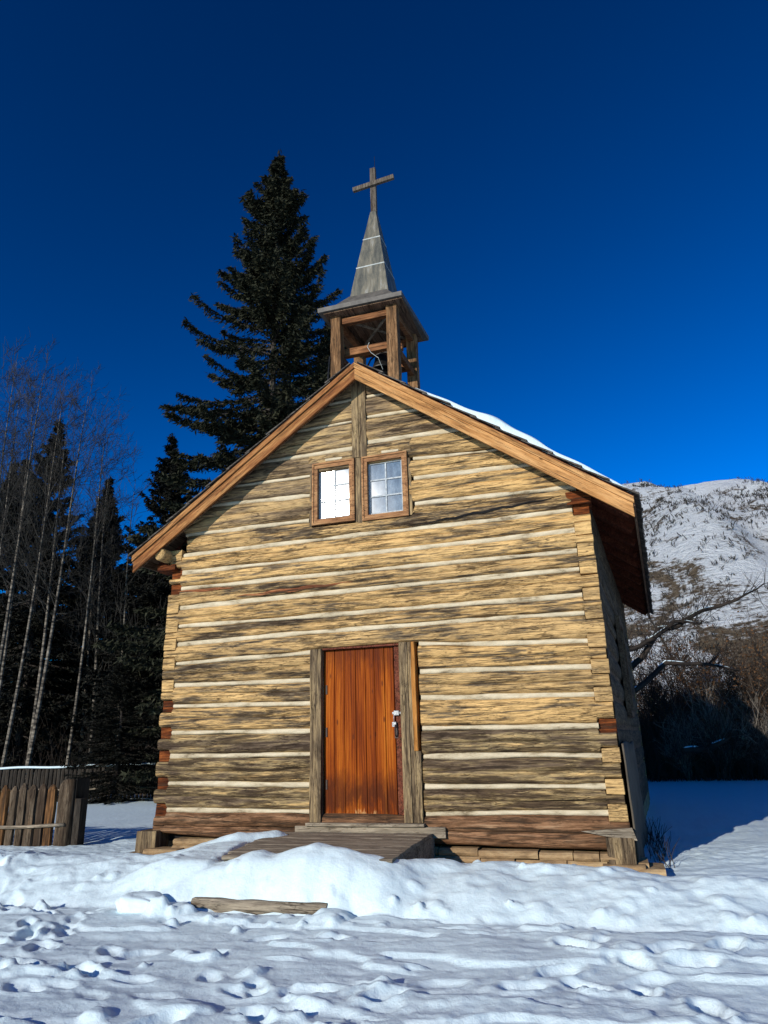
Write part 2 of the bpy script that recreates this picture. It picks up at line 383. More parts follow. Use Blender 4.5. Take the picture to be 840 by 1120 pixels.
def hgt(x,y,detail=True):
    x=np.asarray(x,float);y=np.asarray(y,float)
    r=np.hypot(x-1,y)
    h=-.36+.05*fbm(x*.35,y*.35,3,3)
    h=h-.02*ss(6,20,r)
    # right drift beside the shade, left drift
    h=h+.26*np.exp(-((x-7.0)/2.4)**2-((y-1.9)/2.2)**2)
    # ploughed bank in front of the cabin, heaped over the deck's front edge
    wob=.10*fbm(x*.8,0*x+3.3,21,3)
    zt=np.interp(x,[-9,-5,-3.4,-2.9,-2.1,-1.6,-1.3,-1.0,-.75,-.5,-.32,-.05,.13,.32,.6,.95,1.5,2,3,3.4,3.7,4.3,5.5,8],
        [-.10,.04,-.04,.0,-.04,-.03,-.02,.02,.07,.12,.10,.16,.22,.16,.09,.03,-.02,-.04,-.05,-.09,-.05,-.12,-.2,-.3])
    zt=zt+.022*fbm(x*2.2,0*x,31,4)
    dk=ss(-1.55,-1.0,x)*(1-ss(.85,1.35,x))
    yc=-1.5-.42*dk+wob*(1-.6*dk); y1=-2.55+.07*ss(-1.25,-.95,x)*(1-ss(.6,1.0,x))+.06*fbm(x*2.5,0*x,47,3)+wob*.5*(1-dk)
    tf=np.clip((y-y1)/(yc-y1),0,1); fr=1-(1-tf)**(1.5+.6*dk)*1.0; fr=fr*ss(0,.12,tf)
    wb=.75-.25*dk; tb=np.clip((y-yc)/wb,0,1)
    base_b=np.where(dk>.5,-.12,-.28)
    F=.045*fbm(x*2.4,y*3.0,41,5)+.012*fbm(x*9,y*9,141,4)
    hb=np.where(y<yc,-.37+(zt+.37)*fr,zt+(base_b-zt)*(tb*tb*(3-2*tb)))+F*ss(0,.5,tf)
    h=np.where((y>y1),np.maximum(h,np.where(tb<1,hb,h)),h)
    # ridge of snow running back over the deck's left corner to the wall
    yl=np.interp(x,[-2.7,-1.4,-.85],[-1.0,-.72,-.33]); d=(y-yl)
    zr=np.interp(x,[-3.6,-2.62,-2.23,-1.73,-1.37,-1.0,-.80],[-.22,-.13,-.08,.05,.15,.15,.03])
    rd=(zr+.36)*np.exp(-(np.abs(d)/np.where(d>0,.26,.42))**2.6)*(x<-.80)
    h=np.maximum(h,-.36+rd+.5*F*(rd>.02))
    # snow against the deck's left side
    h=np.maximum(h,-.36+.40*ss(-2.6,-1.45,x)*(1-ss(-.06,.04,x-np.interp(y,[-2,0],[-.93,-1.22])))*ss(-2.5,-2.0,y)*(1-ss(-.55,-.25,y)))
    # keep clear at the wall so the stone course shows
    wall=np.exp(-((y+.02)/.34)**2)*(np.abs(x)<3.6)*((x>1.0)|(x<-1.75))
    h=h-wall*np.clip(h+.30,0,1)*.8
    # under the cabin and the deck
    if detail:
        near=ss(14,7,0*x+r) if False else (1-ss(7,13,r))
        rip=.5+.5*fbm(x*.5,y*.5,77,2)
        h=h+near*(.016*fbm(x*1.1+.6*y,y*3.4-.8*x,5,3)*1.5+.005*fbm(x*6,y*9,8,3)*1.5+.0025*fbm(x*19,y*21,18,2)+.028*fbm(x*1.3,y*1.6,9,3))
        # wind-cut ledges
        l=fbm(x*.9+.3*y,y*3.0,63,3); h=h+near*.028*ss(.02,.10,l)*(y<-2.5)
        fg=(y<-2.4)
        rough=ss(.0,.35,fbm(x*.7,y*.9,91,3)+.1)
        h=h+near*rough*.006*fbm(x*12,y*14,93,3)*1.6
        for (fx,fy,fa,dp,sc) in foot:
            k=(np.abs(x-fx)<.6)&(np.abs(y-fy)<.6)
            if not k.any(): continue
            xx=x[k]-fx;yy=y[k]-fy
            u=(xx*math.cos(fa)+yy*math.sin(fa))/(.15*sc);v=(-xx*math.sin(fa)+yy*math.cos(fa))/(.075*sc)
            q=np.sqrt(u*u+v*v)*(1+.25*fbm(x[k]*9,y[k]*9,71,2))
            h[k]+=-dp*(1-ss(.65,1.15,q))+dp*.38*np.exp(-((q-1.35)/.28)**2)
        for (lx,ly,lr,la) in lumps:
            k=(np.abs(x-lx)<lr*3)&(np.abs(y-ly)<lr*3)
            if not k.any(): continue
            q=np.hypot(x[k]-lx,y[k]-ly)/lr*(1+.5*fbm(x[k]*11,y[k]*11,13,2))
            h[k]+=la*(1-ss(.3,1.1,q))
    return h
def geo(a,b,step,g,lim):
    c=list(np.arange(a,b,step)); s=step; p=c[0]; L=[]
    while p>-lim: s*=g; p-=s; L.append(p)
    s=step; p=c[-1]; R=[]
    while p<lim: s*=g; p+=s; R.append(p)
    return np.array(L[::-1]+c+R)
gx=geo(-6.2,6.0,.021,1.09,600); gy=geo(-5.9,1.8,.021,1.09,600)
GX,GY=np.meshgrid(gx,gy)
H0=hgt(GX.ravel(),GY.ravel(),False); D0=(hgt(GX.ravel(),GY.ravel())-H0); H0=H0.reshape(GX.shape)
dense=np.outer((gy>-6)&(gy<2),(gx>-6.3)&(gx<6.1))
for _ in range(5):
    B=H0.copy(); B[1:-1,1:-1]=(H0[1:-1,1:-1]*4+H0[:-2,1:-1]+H0[2:,1:-1]+H0[1:-1,:-2]+H0[1:-1,2:])/8; H0=np.where(dense,B,H0)
GH=H0.ravel()+D0
nx_,ny_=len(gx),len(gy)
V=np.stack([GX.ravel(),GY.ravel(),GH],1)
I=np.arange(nx_*ny_).reshape(ny_,nx_)
F=np.stack([I[:-1,:-1].ravel(),I[:-1,1:].ravel(),I[1:,1:].ravel(),I[1:,:-1].ravel()],1)
g=mesh_obj('ground',V,F,M['snow'],None,True); tag(g,'snow-covered ground with a ploughed bank and footprints','snow',kind='structure')
def hz(x,y): return float(hgt(np.array([x]),np.array([y]),False)[0])

# hill behind on the right
hx=np.linspace(-110,330,300); hy=np.linspace(45,260,150)
HX,HY=np.meshgrid(hx,hy)
def hillh(x,y):
    top=np.interp(x,[-110,-50,-15,5,10,16,21,29,34,41,60,110,200,330],[-2,4,38,54.2,55.4,55.0,53,52.6,52.4,50.6,52,58,64,40])
    top=top+1.2*fbm(x*.12,0*x,5,3)
    t=np.clip((y-48-6*fbm(x*.03,y*0,2,2))/(150-48),0,1)
    p=t**.92
    h=-1+(top+1)*p
    gul=fbm(x*.045+.2*y*.03,y*.02,12,4)
    h=h+10.5*gul*np.sin(PI*np.clip(t,0,1))+2.0*fbm(x*.12,y*.1,15,4)*np.sin(PI*np.clip(t,0,1))+.5*fbm(x*.4,y*.4,16,3)*ss(0,.2,t)
    h=np.where(y>150,top+1.0-(y-150)*.12+.6*fbm(x*.4,y*.4,16,3),h)
    return h
HV=np.stack([HX.ravel(),HY.ravel(),hillh(HX.ravel(),HY.ravel())],1)
I=np.arange(HV.shape[0]).reshape(len(hy),len(hx))
HF=np.stack([I[:-1,:-1].ravel(),I[:-1,1:].ravel(),I[1:,1:].ravel(),I[1:,:-1].ravel()],1)
o=mesh_obj('hill',HV,HF,M['hill'],None,True); tag(o,'steep brushy hillside dusted with snow under the blue sky','hill',kind='structure')

# ------------------------------------------------------------------ the cabin church
SH=.064
church=empty('log_church',(0,0,0),'small hewn-log church with a gable roof, belfry and orange plank door','church')
chinks=dict(
 O=([-3.1,-2.23,1.09,2.21,3.1],[0,-.05,-.1,-.13,-.13]),
 N=([-2.96,-.77,.72,2.25,2.96],[.31,.29,.26,.28,.28]),
 Mm=([-2.96,-.75,.73,2.28,2.97],[.65,.61,.58,.57,.56]),
 L=([-2.97,-.77,.73,2.32,2.99],[1.01,.99,.93,.92,.90]),
 K=([-2.98,-.77,.73,2.35,3.],[1.32,1.29,1.27,1.24,1.23]),
 J=([-2.97,-.78,.73,2.39,3.03],[1.69,1.64,1.65,1.61,1.59]),
 I=([-3,-.78,.75,2.42,3.04],[1.98,1.95,1.98,1.94,1.92]),
 H=([-3.04,-.8,.75,1.29,3.05],[2.29,2.325,2.345,2.30,2.23]),
 G=([-3.01,-.91,1.67,3.07],[2.57,2.6,2.6,2.58]),
 F=([-3.03,-.92,1.68,3.06],[2.84,2.83,2.82,2.81]),
 E=([-3.01,-.92,1.71,3.03],[3.12,3.14,3.15,3.15]),
 D=([-3.02,-.92,1.73,3.04],[3.41,3.41,3.40,3.39]),
 C=([-3,-.93,1.74,3.01],[3.66,3.66,3.65,3.67]),
 B=([-2.96,-.93,.56,1.39,3.01],[3.93,3.94,3.94,3.93,3.94]),
 A=([-2.68,-.81,.78,1.41,2.71],[4.26,4.25,4.30,4.29,4.26]),
 P=([-2.3,-.82,.78,2.24],[4.69,4.64,4.69,4.66]),
 Q=([-1.9,-.82,.79,1.9],[4.96,4.95,4.99,4.95]),
 R=([-1.5,-.13,.1,1.4],[5.30,5.30,5.36,5.34]),
 T=([-.9,-.13,.11,.9],[5.73,5.74,5.77,5.76]),
 U=([-.3,.3],[6.10,6.12]),
 V=([-.3,.3],[6.56,6.56]))
order=list('ONMLKJIHGFEDCBAPQRTUV'); order[2]='Mm'
def cz(k,x): return np.interp(x,*chinks[k])
SLOPE=(6.50-3.92)/3.56
def roofz(x): return 6.55-abs(x-.035)*.7205
def log_mesh(k0,k1,x0,x1,seed,crack=True,lc=.03,rc=.03,gap=.027,yoff=0.0,gable=False):
    xs=list(np.arange(x0,x1,.05))+[x1]
    if x0<-3.0: xs+= [-2.93,-2.915]
    if x1>3.0: xs+=[2.915,2.93]
    xs=np.array(sorted(set(np.round(xs,4))))
    zb=cz(k0,xs)+gap+.012*fbm(xs*1.3,0*xs,seed,4); zt=cz(k1,xs)-gap+.012*fbm(xs*1.3,0*xs,seed+50,4)
    corner=np.abs(xs)>2.922
    if k0!='O': zb=np.where(corner,zb+.055,zb)
    zt=np.where(corner,zt-.055,zt)
    if gable:
        lim=np.array([roofz(x) for x in xs]); zt=np.minimum(zt,lim); zb=np.minimum(zb,lim-.002)
    tc=.5+.17*fbm(xs*.45,0*xs,seed+9,3)+.02*fbm(xs*4,0*xs,seed+10,2)
    cw=.016; dep=.05*np.clip(.35+1.6*vn(xs*1.1,0*xs,seed+30),0,1) if crack else 0*xs
    rows=[]
    T=[0,.05,.14,.28,'a','b','c',.72,.86,.95,1]
    for t in T:
        if t=='a': tt=tc-cw; dd=0*xs
        elif t=='b': tt=tc; dd=dep
        elif t=='c': tt=tc+cw; dd=0*xs
        else:
            tt=np.full(len(xs),float(t)) if t in(0,.05,.95,1) else (np.minimum(t,tc-cw*1.6) if t<.5 else np.maximum(t,tc+cw*1.6)); dd=0*xs
        e=np.abs(2*tt-1)
        y=-.022*(1-e**3)+.034*np.maximum(0,e-.86)/.14
        z=zb+(zt-zb)*tt
        y=y+dd+.010*fbm(xs*2.2,z*9,seed+3,4)+.006*fbm(xs*7,z*30,seed+4,2)+yoff
        rows.append(np.stack([xs,y,z],1))
    rows.append(np.stack([xs,0*xs+.17,zt],1)); rows.append(np.stack([xs,0*xs+.17,zb],1))
    R=np.array(rows); nr,n=R.shape[:2]; V=R.reshape(-1,3); Fs=[]
    global CK; CK=np.zeros((nr,n)); 
    if crack: CK[5]=np.clip(.15+2.2*(vn(xs*.9,0*xs,seed+30)-.25),0,1)
    CK=CK.ravel()
    for r in range(nr):
        r2=(r+1)%nr
        for i in range(n-1): Fs.append((r*n+i,r*n+i+1,r2*n+i+1,r2*n+i))
    Fs.append(tuple(r*n for r in range(nr))); Fs.append(tuple(r*n+n-1 for r in range(nr-1,-1,-1)))
    return V,Fs
def add_log(V,Fs,mat):
    o=mesh_obj('log',V,Fs,M[mat],church,True)
    if len(CK)==len(V):
        a=o.data.attributes.new('ck','FLOAT','POINT'); a.data.foreach_set('value',CK.astype(np.float32))
    return o
def chink_mesh(k,x0,x1,seed,h=.045,y0=.012):
    xs=np.arange(x0,x1+.02,.04); c=cz(k,xs)+.008*fbm(xs*1.5,0*xs,seed,3)
    hh=h*.92*(1+.55*fbm(xs*1.7,0*xs,seed+5,4))
    rows=[]
    for t,dy in ((-1,.05),(-.75,.004),(-.2,-.006),(.4,-.002),(.8,.012),(1,.05)):
        z=c+hh*t; rows.append(np.stack([xs,y0+dy+.007*fbm(xs*5,z*20,seed+7,3),z],1))
    R=np.array(rows);nr,n=R.shape[:2];Fs=[]
    for r in range(nr-1):
        for i in range(n-1): Fs.append((r*n+i,r*n+i+1,(r+1)*n+i+1,(r+1)*n+i))
    return R.reshape(-1,3),Fs
tone={0:'sill_log',1:'log_dark',2:'log_dark',3:'log_dark',4:'log',5:'log',6:'log',7:'log_light',8:'log',9:'log_light',10:'log',11:'log_light',12:'log_light',13:'log',14:'log_grey',15:'log_grey',16:'log_grey',17:'log_grey',18:'log_grey',19:'log_grey'}
rtone=dict(tone); rtone.update({2:'log_dark',4:'log_light',5:'log_light',6:'log_light',14:'log_light',15:'log',16:'log'})
for i in range(len(order)-1):
    k0,k1=order[i],order[i+1]; s=100+i*7
    if i==0: spans=[(-3.1,3.14)]
    elif i<=6: spans=[(-3.12+.0*i,-.765),(.76,3.12)]
    elif i<13: spans=[(-3.12,3.14)]
    elif i<16: 
        w=(6.55-cz(k0,0))/.719; w=min(w,3.0)
        spans=[(-w+.035,-.75 if i!=13 else 0),( .72 if i!=13 else 0,w+.035)]
        if i==13: spans=[(-3.12,3.14)]
    else:
        w=(6.55-cz(k0,0))/.719
        spans=[(-w+.035,-.115),(.105,w+.035)]
    for j,(a,b) in enumerate(spans):
        mat=(rtone if j or (len(spans)==1 and i%2) else tone)[i]
        if i==13:
            V,Fs=log_mesh(k0,k1,-2.85,2.95,s,True)   # top plate course; under the windows
            V[:,2]=np.where((np.abs(V[:,0])<.80),np.minimum(V[:,2],4.115),V[:,2])
        elif i==0:
            V,Fs=log_mesh(k0,k1,a,b,s,True,gap=.02)
        else: V,Fs=log_mesh(k0,k1,a,b,s+j*3,(i*5+j*3)%4!=3,gable=i>=13)
        add_log(V,Fs,mat)
    # chinking above this log
    if k1!='V':
        if i<=6 and i>=0: cs=[(-2.92,-.77),(.77,2.92)]
        elif k1 in 'APQRTU':
            w=(6.55-float(cz(k1,0)))/.719-.03; iL,iR=(-.80,.80) if k1 in 'APQ' else (-.12,.11); cs=[(-w+.035,iL),(iR,w+.035)]
            if k1=='A': cs=[(-2.9,iL),(iR,3.0)]
        elif k1=='B': cs=[(-2.92,2.92)]
        else: cs=[(-2.92,2.92)]
        for a,b in cs:
            V,Fs=chink_mesh(k1,a,b,s+i,.030 if k1 in('T','Q','U') else (.046 if i>6 else .040))
            mesh_obj('chinking',V,Fs,M['chink'],church,True)
# the little log course between the windows' head and the R chink is filled by logs 16; a backing wall shuts the gaps
mb=MB(); mb.box(-2.95,-.6,.17,.2,-.1,3.9); mb.box(.55,2.95,.172,.202,-.1,3.9); mb.box(-.6,.55,.17,.2,2.36,3.9)
mb.add([(-2.95,.17,3.9),(-.7,.17,3.9),(-.7,.17,5.55),],[(0,1,2)]); mb.add([(2.95,.17,3.9),(.7,.17,3.9),(.7,.17,5.7)],[(2,1,0)]); mb.add([(-.7,.17,5.1),(.7,.17,5.1),(.7,.17,5.7),(.1,.17,6.3),(-.7,.17,5.6)],[(0,1,2,3,4)])
mb.build('wall_lining',M['dark'],church)
# corner log ends (dovetailed side logs)
redL={'N':1,'Mm':1,'L':1,'K':1,'J':1,'D':1,'C':1}; redR={'K':1,'B':1}  # listed ends: a hollow's shade and orange glow painted as colour
def ngon_block(x0,x1,y0,y1,z0,z1,tilt):
    V=[(x0,y0,z0),(x1,y0,z0+tilt),(x1,y0,z1-tilt*.3),(x0,y0,z1),(x0,y1,z0),(x1,y1,z0+tilt),(x1,y1,z1-tilt*.3),(x0,y1,z1)]
    V=np.array(V)+RS.uniform(-.006,.006,(8,3))
    return V,[(0,1,2,3),(7,6,5,4),(0,4,5,1),(1,5,6,2),(2,6,7,3),(3,7,4,0)]
for k in order[1:14]:
    for side in (-1,1):
        z=float(cz(k,side*3.0)); r=(redL if side<0 else redR).get(k)
        hgt_=.082 if k!='N' else .09
        y0=(.055 if r else -.022+random.uniform(-.012,.012)); 
        if side<0: V,Fs=ngon_block(-3.125,-2.925,y0,.22,z-hgt_,z+hgt_,.0)
        else: V,Fs=ngon_block(2.925,3.135,y0,.22,z-hgt_,z+hgt_,.0)
        o=mesh_obj('log_end',V,Fs,M['end_red' if r else 'end'],church)
        m=o.modifiers.new('bevel','BEVEL'); m.width=.008; m.segments=2
# side walls: one log per course, hewn; logs and chinking coloured dark for the shade
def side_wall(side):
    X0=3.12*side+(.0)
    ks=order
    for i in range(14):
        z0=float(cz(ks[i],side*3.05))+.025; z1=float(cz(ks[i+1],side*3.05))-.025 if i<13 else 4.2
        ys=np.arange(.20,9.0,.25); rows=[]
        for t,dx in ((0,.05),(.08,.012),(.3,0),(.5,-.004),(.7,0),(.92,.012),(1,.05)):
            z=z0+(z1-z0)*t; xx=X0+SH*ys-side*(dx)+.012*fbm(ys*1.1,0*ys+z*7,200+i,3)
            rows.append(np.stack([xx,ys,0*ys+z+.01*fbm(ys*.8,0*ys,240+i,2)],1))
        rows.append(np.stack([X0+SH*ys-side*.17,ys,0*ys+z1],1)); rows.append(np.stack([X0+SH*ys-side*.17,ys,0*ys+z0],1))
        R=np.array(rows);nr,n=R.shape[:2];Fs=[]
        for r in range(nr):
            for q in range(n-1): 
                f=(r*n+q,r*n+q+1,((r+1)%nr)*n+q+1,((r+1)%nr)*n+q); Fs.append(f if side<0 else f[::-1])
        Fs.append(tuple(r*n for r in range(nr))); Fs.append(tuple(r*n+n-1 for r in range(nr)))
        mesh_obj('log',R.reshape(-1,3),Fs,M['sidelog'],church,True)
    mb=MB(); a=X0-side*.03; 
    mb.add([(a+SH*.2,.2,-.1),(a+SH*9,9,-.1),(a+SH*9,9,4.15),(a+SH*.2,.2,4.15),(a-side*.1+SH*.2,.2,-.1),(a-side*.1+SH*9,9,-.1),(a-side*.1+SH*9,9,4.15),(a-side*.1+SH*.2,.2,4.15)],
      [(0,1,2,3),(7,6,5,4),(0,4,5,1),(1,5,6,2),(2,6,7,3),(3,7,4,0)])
    mb.build('chinking',M['soffit'],church)  # dark wood instead of lime, shade put into the chinking colour
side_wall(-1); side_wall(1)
for sd_ in (-1,1):
    mb=MB(); xa=3.11*sd_; mb.add([(xa+SH*y-sd_*o_,y,z) for z in (-.5,-.09) for y in (.36,9.0) for o_ in (0,.2)],[(0,1,3,2),(4,6,7,5),(0,4,5,1),(2,3,7,6),(0,2,6,4),(1,5,7,3)]); mb.build('foundation',M['stone'],church)
mb=MB(); V=[(-3.1+SH*9,9.0,-.3),(3.12+SH*9,9.0,-.3),(3.12+SH*9,9.0,4.1),(.1+SH*9,9,6.3),(-3.1+SH*9,9,4.1)]; V+= [(a,9.18,c) for a,b,c in V]
mb.add(V,[(4,3,2,1,0),(5,6,7,8,9),(0,1,6,5),(1,2,7,6),(2,3,8,7),(3,4,9,8),(4,0,5,9)]); mb.build('back_wall',M['log_grey'],church)
# floor / ceiling to keep the inside dark
mb=MB(); mb.box(-2.9,2.9,.3,8.9,-.12,-.05,sh=SH); mb.build('interior_floor',M['dark'],church)
# canvas / board sheet leaning on the lower right wall
mb=MB(); ys=np.linspace(.04,3.3,26); zs=np.linspace(-.32,1.02,12); V=[];Fs=[]
for a in ys:
    for b in zs:
        t=(b+.32)/1.34; V.append((3.15+SH*a+.02+.03*(1-t)+.012*math.sin(a*3.1+b*2)+.02*float(fbm(np.array([a*2]),np.array([b*2]),5)[0]),a+.1*(1-t)*0,b+.03*math.sin(a*2)*t))
n=len(zs)
for i in range(len(ys)-1):
    for j in range(n-1): Fs.append((i*n+j,(i+1)*n+j,(i+1)*n+j+1,i*n+j+1))
o=mesh_obj('canvas_sheet',np.array(V),Fs,M['tarp'],None,True); s=o.modifiers.new('s','SOLIDIFY'); s.thickness=.02
tag(o,'dull grey sheet leaning against the lower part of the shaded right wall','sheet')
# right wall window
mb=MB(); 
for y0,y1,z0,z1 in ((3.2,3.32,1.5,2.9),(4.2,4.32,1.5,2.9),(3.2,4.32,2.9,3.02),(3.2,4.32,1.4,1.5)):
    mb.box(3.13,3.2,y0,y1,z0,z1,sh=SH)
w=mb.build('window',M['soffit'],church); mb=MB(); mb.box(3.12,3.14,3.32,4.2,1.5,2.9,sh=SH); mb.build('pane',M['dark'],w)
# foundation: flat sandstones
def stone_block(x0,x1,y0,y1,z0,z1,seed):
    n=6; V=[];Fs=[]
    mb=MB(); xs=np.linspace(x0,x1,max(3,int((x1-x0)/.08)))
    rows=[]
    for (y,z) in ((y0+.02,z0),(y0,z0+(z1-z0)*.35),(y0+.004,z0+(z1-z0)*.75),(y0+.03,z1),(y1,z1),(y1,z0)):
        rows.append(np.stack([xs,y+.014*fbm(xs*6,0*xs+z*30,seed,3),z+.008*fbm(xs*4,0*xs+y*9,seed+4,3)],1))
    R=np.array(rows);nr,m=R.shape[:2]
    for r in range(nr):
        for q in range(m-1): Fs.append((r*m+q,r*m+q+1,((r+1)%nr)*m+q+1,((r+1)%nr)*m+q))
    Fs.append(tuple(r*m for r in range(nr)));Fs.append(tuple(r*m+m-1 for r in range(nr-1,-1,-1)))
    return R.reshape(-1,3),Fs
def zs_(x): return float(cz('O',x))-.005
for row in range(3):
    x=-2.75 if row<2 else -3.0
    while x<3.15:
        w=random.uniform(.28,.75); x1=min(x+w,3.3 if row else 3.0)
        zt=zs_((x+x1)/2)-.085*row-.004; 
        if x1-x>.12:
            V,Fs=stone_block(x,x1-.012,-.05-.02*row+random.uniform(-.025,.03),.35,zt-.08,zt,int(x*100)+row*31+900)
            mesh_obj('foundation_stone',V,Fs,M['stone'],church,False)
        x+=w
for (x0,x1,y0,y1,z0,z1) in ((-3.05,-2.55,-.28,.0,-.22,-.15),(-3.1,-2.7,-.30,.0,-.30,-.23),(3.05,3.45,-.16,.3,-.36,-.27),(2.8,3.25,-.14,.2,-.30,-.24),(-3.5,-3.15,-.2,.2,-.32,-.24)):
    V,Fs=stone_block(x0,x1,y0,y1,z0,z1,int(x0*77)+1500); mesh_obj('foundation_stone',V,Fs,M['stone'],church)
# corner blocks under the sill
mb=MB(); mb.box(-3.28,-2.98,-.12,.2,-.22,.06,.012); mb.build('corner_block',M['jamb'],church,bevel=.015)
mb=MB(); mb.box(2.87,3.17,-.07,.2,-.25,.035,.01); mb.build('corner_block',M['jamb'],church,bevel=.012)
mb=MB(); mb.add([(2.6,-.055,.09),(3.16,-.065,.13),(3.2,-.06,-.0),(2.84,-.055,.045),(2.6,.0,.09),(3.16,.0,.13),(3.2,.0,0.),(2.84,.0,.045)],[(3,2,1,0),(4,5,6,7),(0,1,5,4),(1,2,6,5),(2,3,7,6),(3,0,4,7)]); mb.build('sill_splint',M['greyboard'],church)

# door
lf=MB()
bx=[-.60,-.44,-.30,-.14,.0,.13,.27,.40]
for i in range(len(bx)-1): lf.box(bx[i]+.003,bx[i+1]-.003,.045+random.uniform(-.003,.003),.09,.172+random.uniform(0,.006),2.335)
dleaf=lf.build('door',M['door'],church,bevel=.004)
mb=MB()
mb.box(.375,.50,.006,.020,1.455,1.485); mb.box(.40,.47,-.01,.006,1.44,1.50)
mb.build('latch',M['latch'],dleaf,bevel=.003)
mb=MB(); mb.box(.395,.44,.026,.042,1.16,1.36); mb.tube([(.418,.026,1.34),(.418,-.02,1.32),(.418,-.03,1.26),(.418,-.02,1.2),(.418,.026,1.18)],[.009]*5,8); mb.build('handle',M['hinge'],dleaf)
mb=MB(); mb.tube([(.40,.0,1.46),(.40,-.012,1.40),(.40,0,1.34)],[.006]*3,6); mb.box(.375,.43,-.015,.012,1.30,1.36); mb.build('padlock',M['latch'],dleaf,bevel=.004)
for z in (.55,1.2,1.75):
    mb=MB(); mb.box(-.565,-.545,.036,.045,z,z+.12); mb.build('hinge',M['hinge'],dleaf)
mb=MB(); mb.box(.415,.50,.03,.10,.17,2.345); mb.build('door_stop',M['redsoffit'],church)
mb=MB(); mb.box(-.6,.5,.10,.12,.1,2.4); mb.build('door_backing',M['dark'],church)
df=empty('door_frame',(0,0,0),None,None); df.parent=church
def plank(x0,x1,y0,y1,z0,z1,name,mat,par,dx=0):
    mb=MB(); n=14; rows=[]
    zs=np.linspace(z0,z1,n)
    V=[];Fs=[]
    for z in zs:
        a=.006*float(fbm(np.array([z*2]),np.array([x0*5]),3)[0]); b=.006*float(fbm(np.array([z*2.3]),np.array([x1*7]),8)[0]); s=dx*(z-z0)/(z1-z0)
        V+=[(x0+a+s,y0+a,z),(x1+b+s,y0+b,z),(x1+b+s,y1,z),(x0+a+s,y1,z)]
    for i in range(n-1):
        for k in range(4): Fs.append((i*4+k,i*4+(k+1)%4,(i+1)*4+(k+1)%4,(i+1)*4+k))
    Fs.append((3,2,1,0));Fs.append(tuple(4*(n-1)+k for k in range(4)))
    return mb.add(V,Fs).build(name,M[mat],par,bevel=.005)
plank(-.765,-.602,-.045,.14,.165,2.355,'jamb','jamb',df)
plank(.505,.615,-.045,.14,.165,2.37,'jamb','jamb',df)
plank(.617,.665,-.030,.14,.165,2.37,'trim_strip','jamb',df)
plank(.667,.718,-.052,.12,1.0,2.365,'trim_strip','newwood',df)
plank(.667,.745,-.045,.12,.165,.998,'trim_strip','jamb',df)
mb=MB(); mb.box(-.79,.77,-.10,.12,.125,.163,.004); mb.build('threshold',M['greyboard'],df,bevel=.004)
mb=MB(); mb.box(-.95,1.02,-.07,.0,.0,.122,.006); mb.build('threshold_beam',M['greyboard'],df,bevel=.006)
mb=MB(); mb.box(-.595,.5,-.02,.05,2.338,2.36); mb.build('head_strip',M['redsoffit'],df)

# windows
def window(x0,x1,z0,z1,seed):
    W=empty('window',(0,0,0),None,None); W.parent=church
    fw=.082
    fr=MB()
    def mitre(ax0,ax1,az0,az1,i0,i1,k0,k1,ya,yb):
        pass
    o_=[(x0,z0),(x1,z0),(x1,z1),(x0,z1)]; i_=[(x0+fw,z0+fw),(x1-fw,z0+fw),(x1-fw,z1-fw),(x0+fw,z1-fw)]
    m_=[(x0+fw*.35,z0+fw*.35),(x1-fw*.35,z0+fw*.35),(x1-fw*.35,z1-fw*.35),(x0+fw*.35,z1-fw*.35)]
    V=[];Fs=[]
    for ring,y in ((o_,.05),(o_,-.052),(m_,-.062),(m_,-.048),(i_,-.038),(i_,.07)):
        V+=[(a,y,b) for a,b in ring]
    for r in range(5):
        for k in range(4):
            k2=(k+1)%4; Fs.append((r*4+k,r*4+k2,(r+1)*4+k2,(r+1)*4+k))
    fr.add(V,Fs).build('frame',M['frame_wood'],W)
    # sash
    sx0,sx1,sz0,sz1=x0+fw,x1-fw,z0+fw,z1-fw
    s=MB(); b=.03
    s.box(sx0,sx0+b,.03,.06,sz0,sz1); s.box(sx1-b,sx1,.03,.06,sz0,sz1); s.box(sx0+b,sx1-b,.03,.06,sz0,sz0+b*1.3); s.box(sx0+b,sx1-b,.03,.06,sz1-b,sz1)
    s.build('sash',M['muntin'],W)
    gx0,gx1,gz0,gz1=sx0+b,sx1-b,sz0+b*1.3,sz1-b
    mt=MB(); cx=(gx0+gx1)/2; mt.box(cx-.011,cx+.011,.033,.055,gz0,gz1)
    hh=(gz1-gz0)/3
    for q in (1,2):
        mt.box(gx0,cx-.011,.033,.055,gz0+q*hh-.011,gz0+q*hh+.011); mt.box(cx+.011,gx1,.033,.055,gz0+q*hh-.011,gz0+q*hh+.011)
    mt.build('muntin',M['muntin'],W)
    rr=random.Random(seed)
    for c in range(2):
        for r in range(3):
            xa=gx0 if c==0 else cx+.011; xb=cx-.011 if c==0 else gx1
            za=gz0+r*hh+(.011 if r else 0); zb=gz0+(r+1)*hh-(.011 if r<2 else 0)
            t1=rr.uniform(-.0005,.0005); t2=rr.uniform(-.0004,.0004)
            if seed==1 and c==0: t2-=(0,.0020,.0040)[r]
            V=[(xa,.047-t1-t2,za),(xb,.047+t1-t2,za),(xb,.047+t1+t2,zb),(xa,.047-t1+t2,zb)]
            V+=[(a,y+.004,z) for a,y,z in V]
            MB().add(V,[(0,1,2,3),(7,6,5,4),(0,4,5,1),(1,5,6,2),(2,6,7,3),(3,7,4,0)]).build('pane',M['glass'],W)
    MB().box(x0+.03,x1-.03,.072,.08,z0+.03,z1-.03).build('backing',M['dark'],W)
    return W
window(-.75,-.085,4.145,5.11,1); window(.03,.72,4.12,5.105,2)
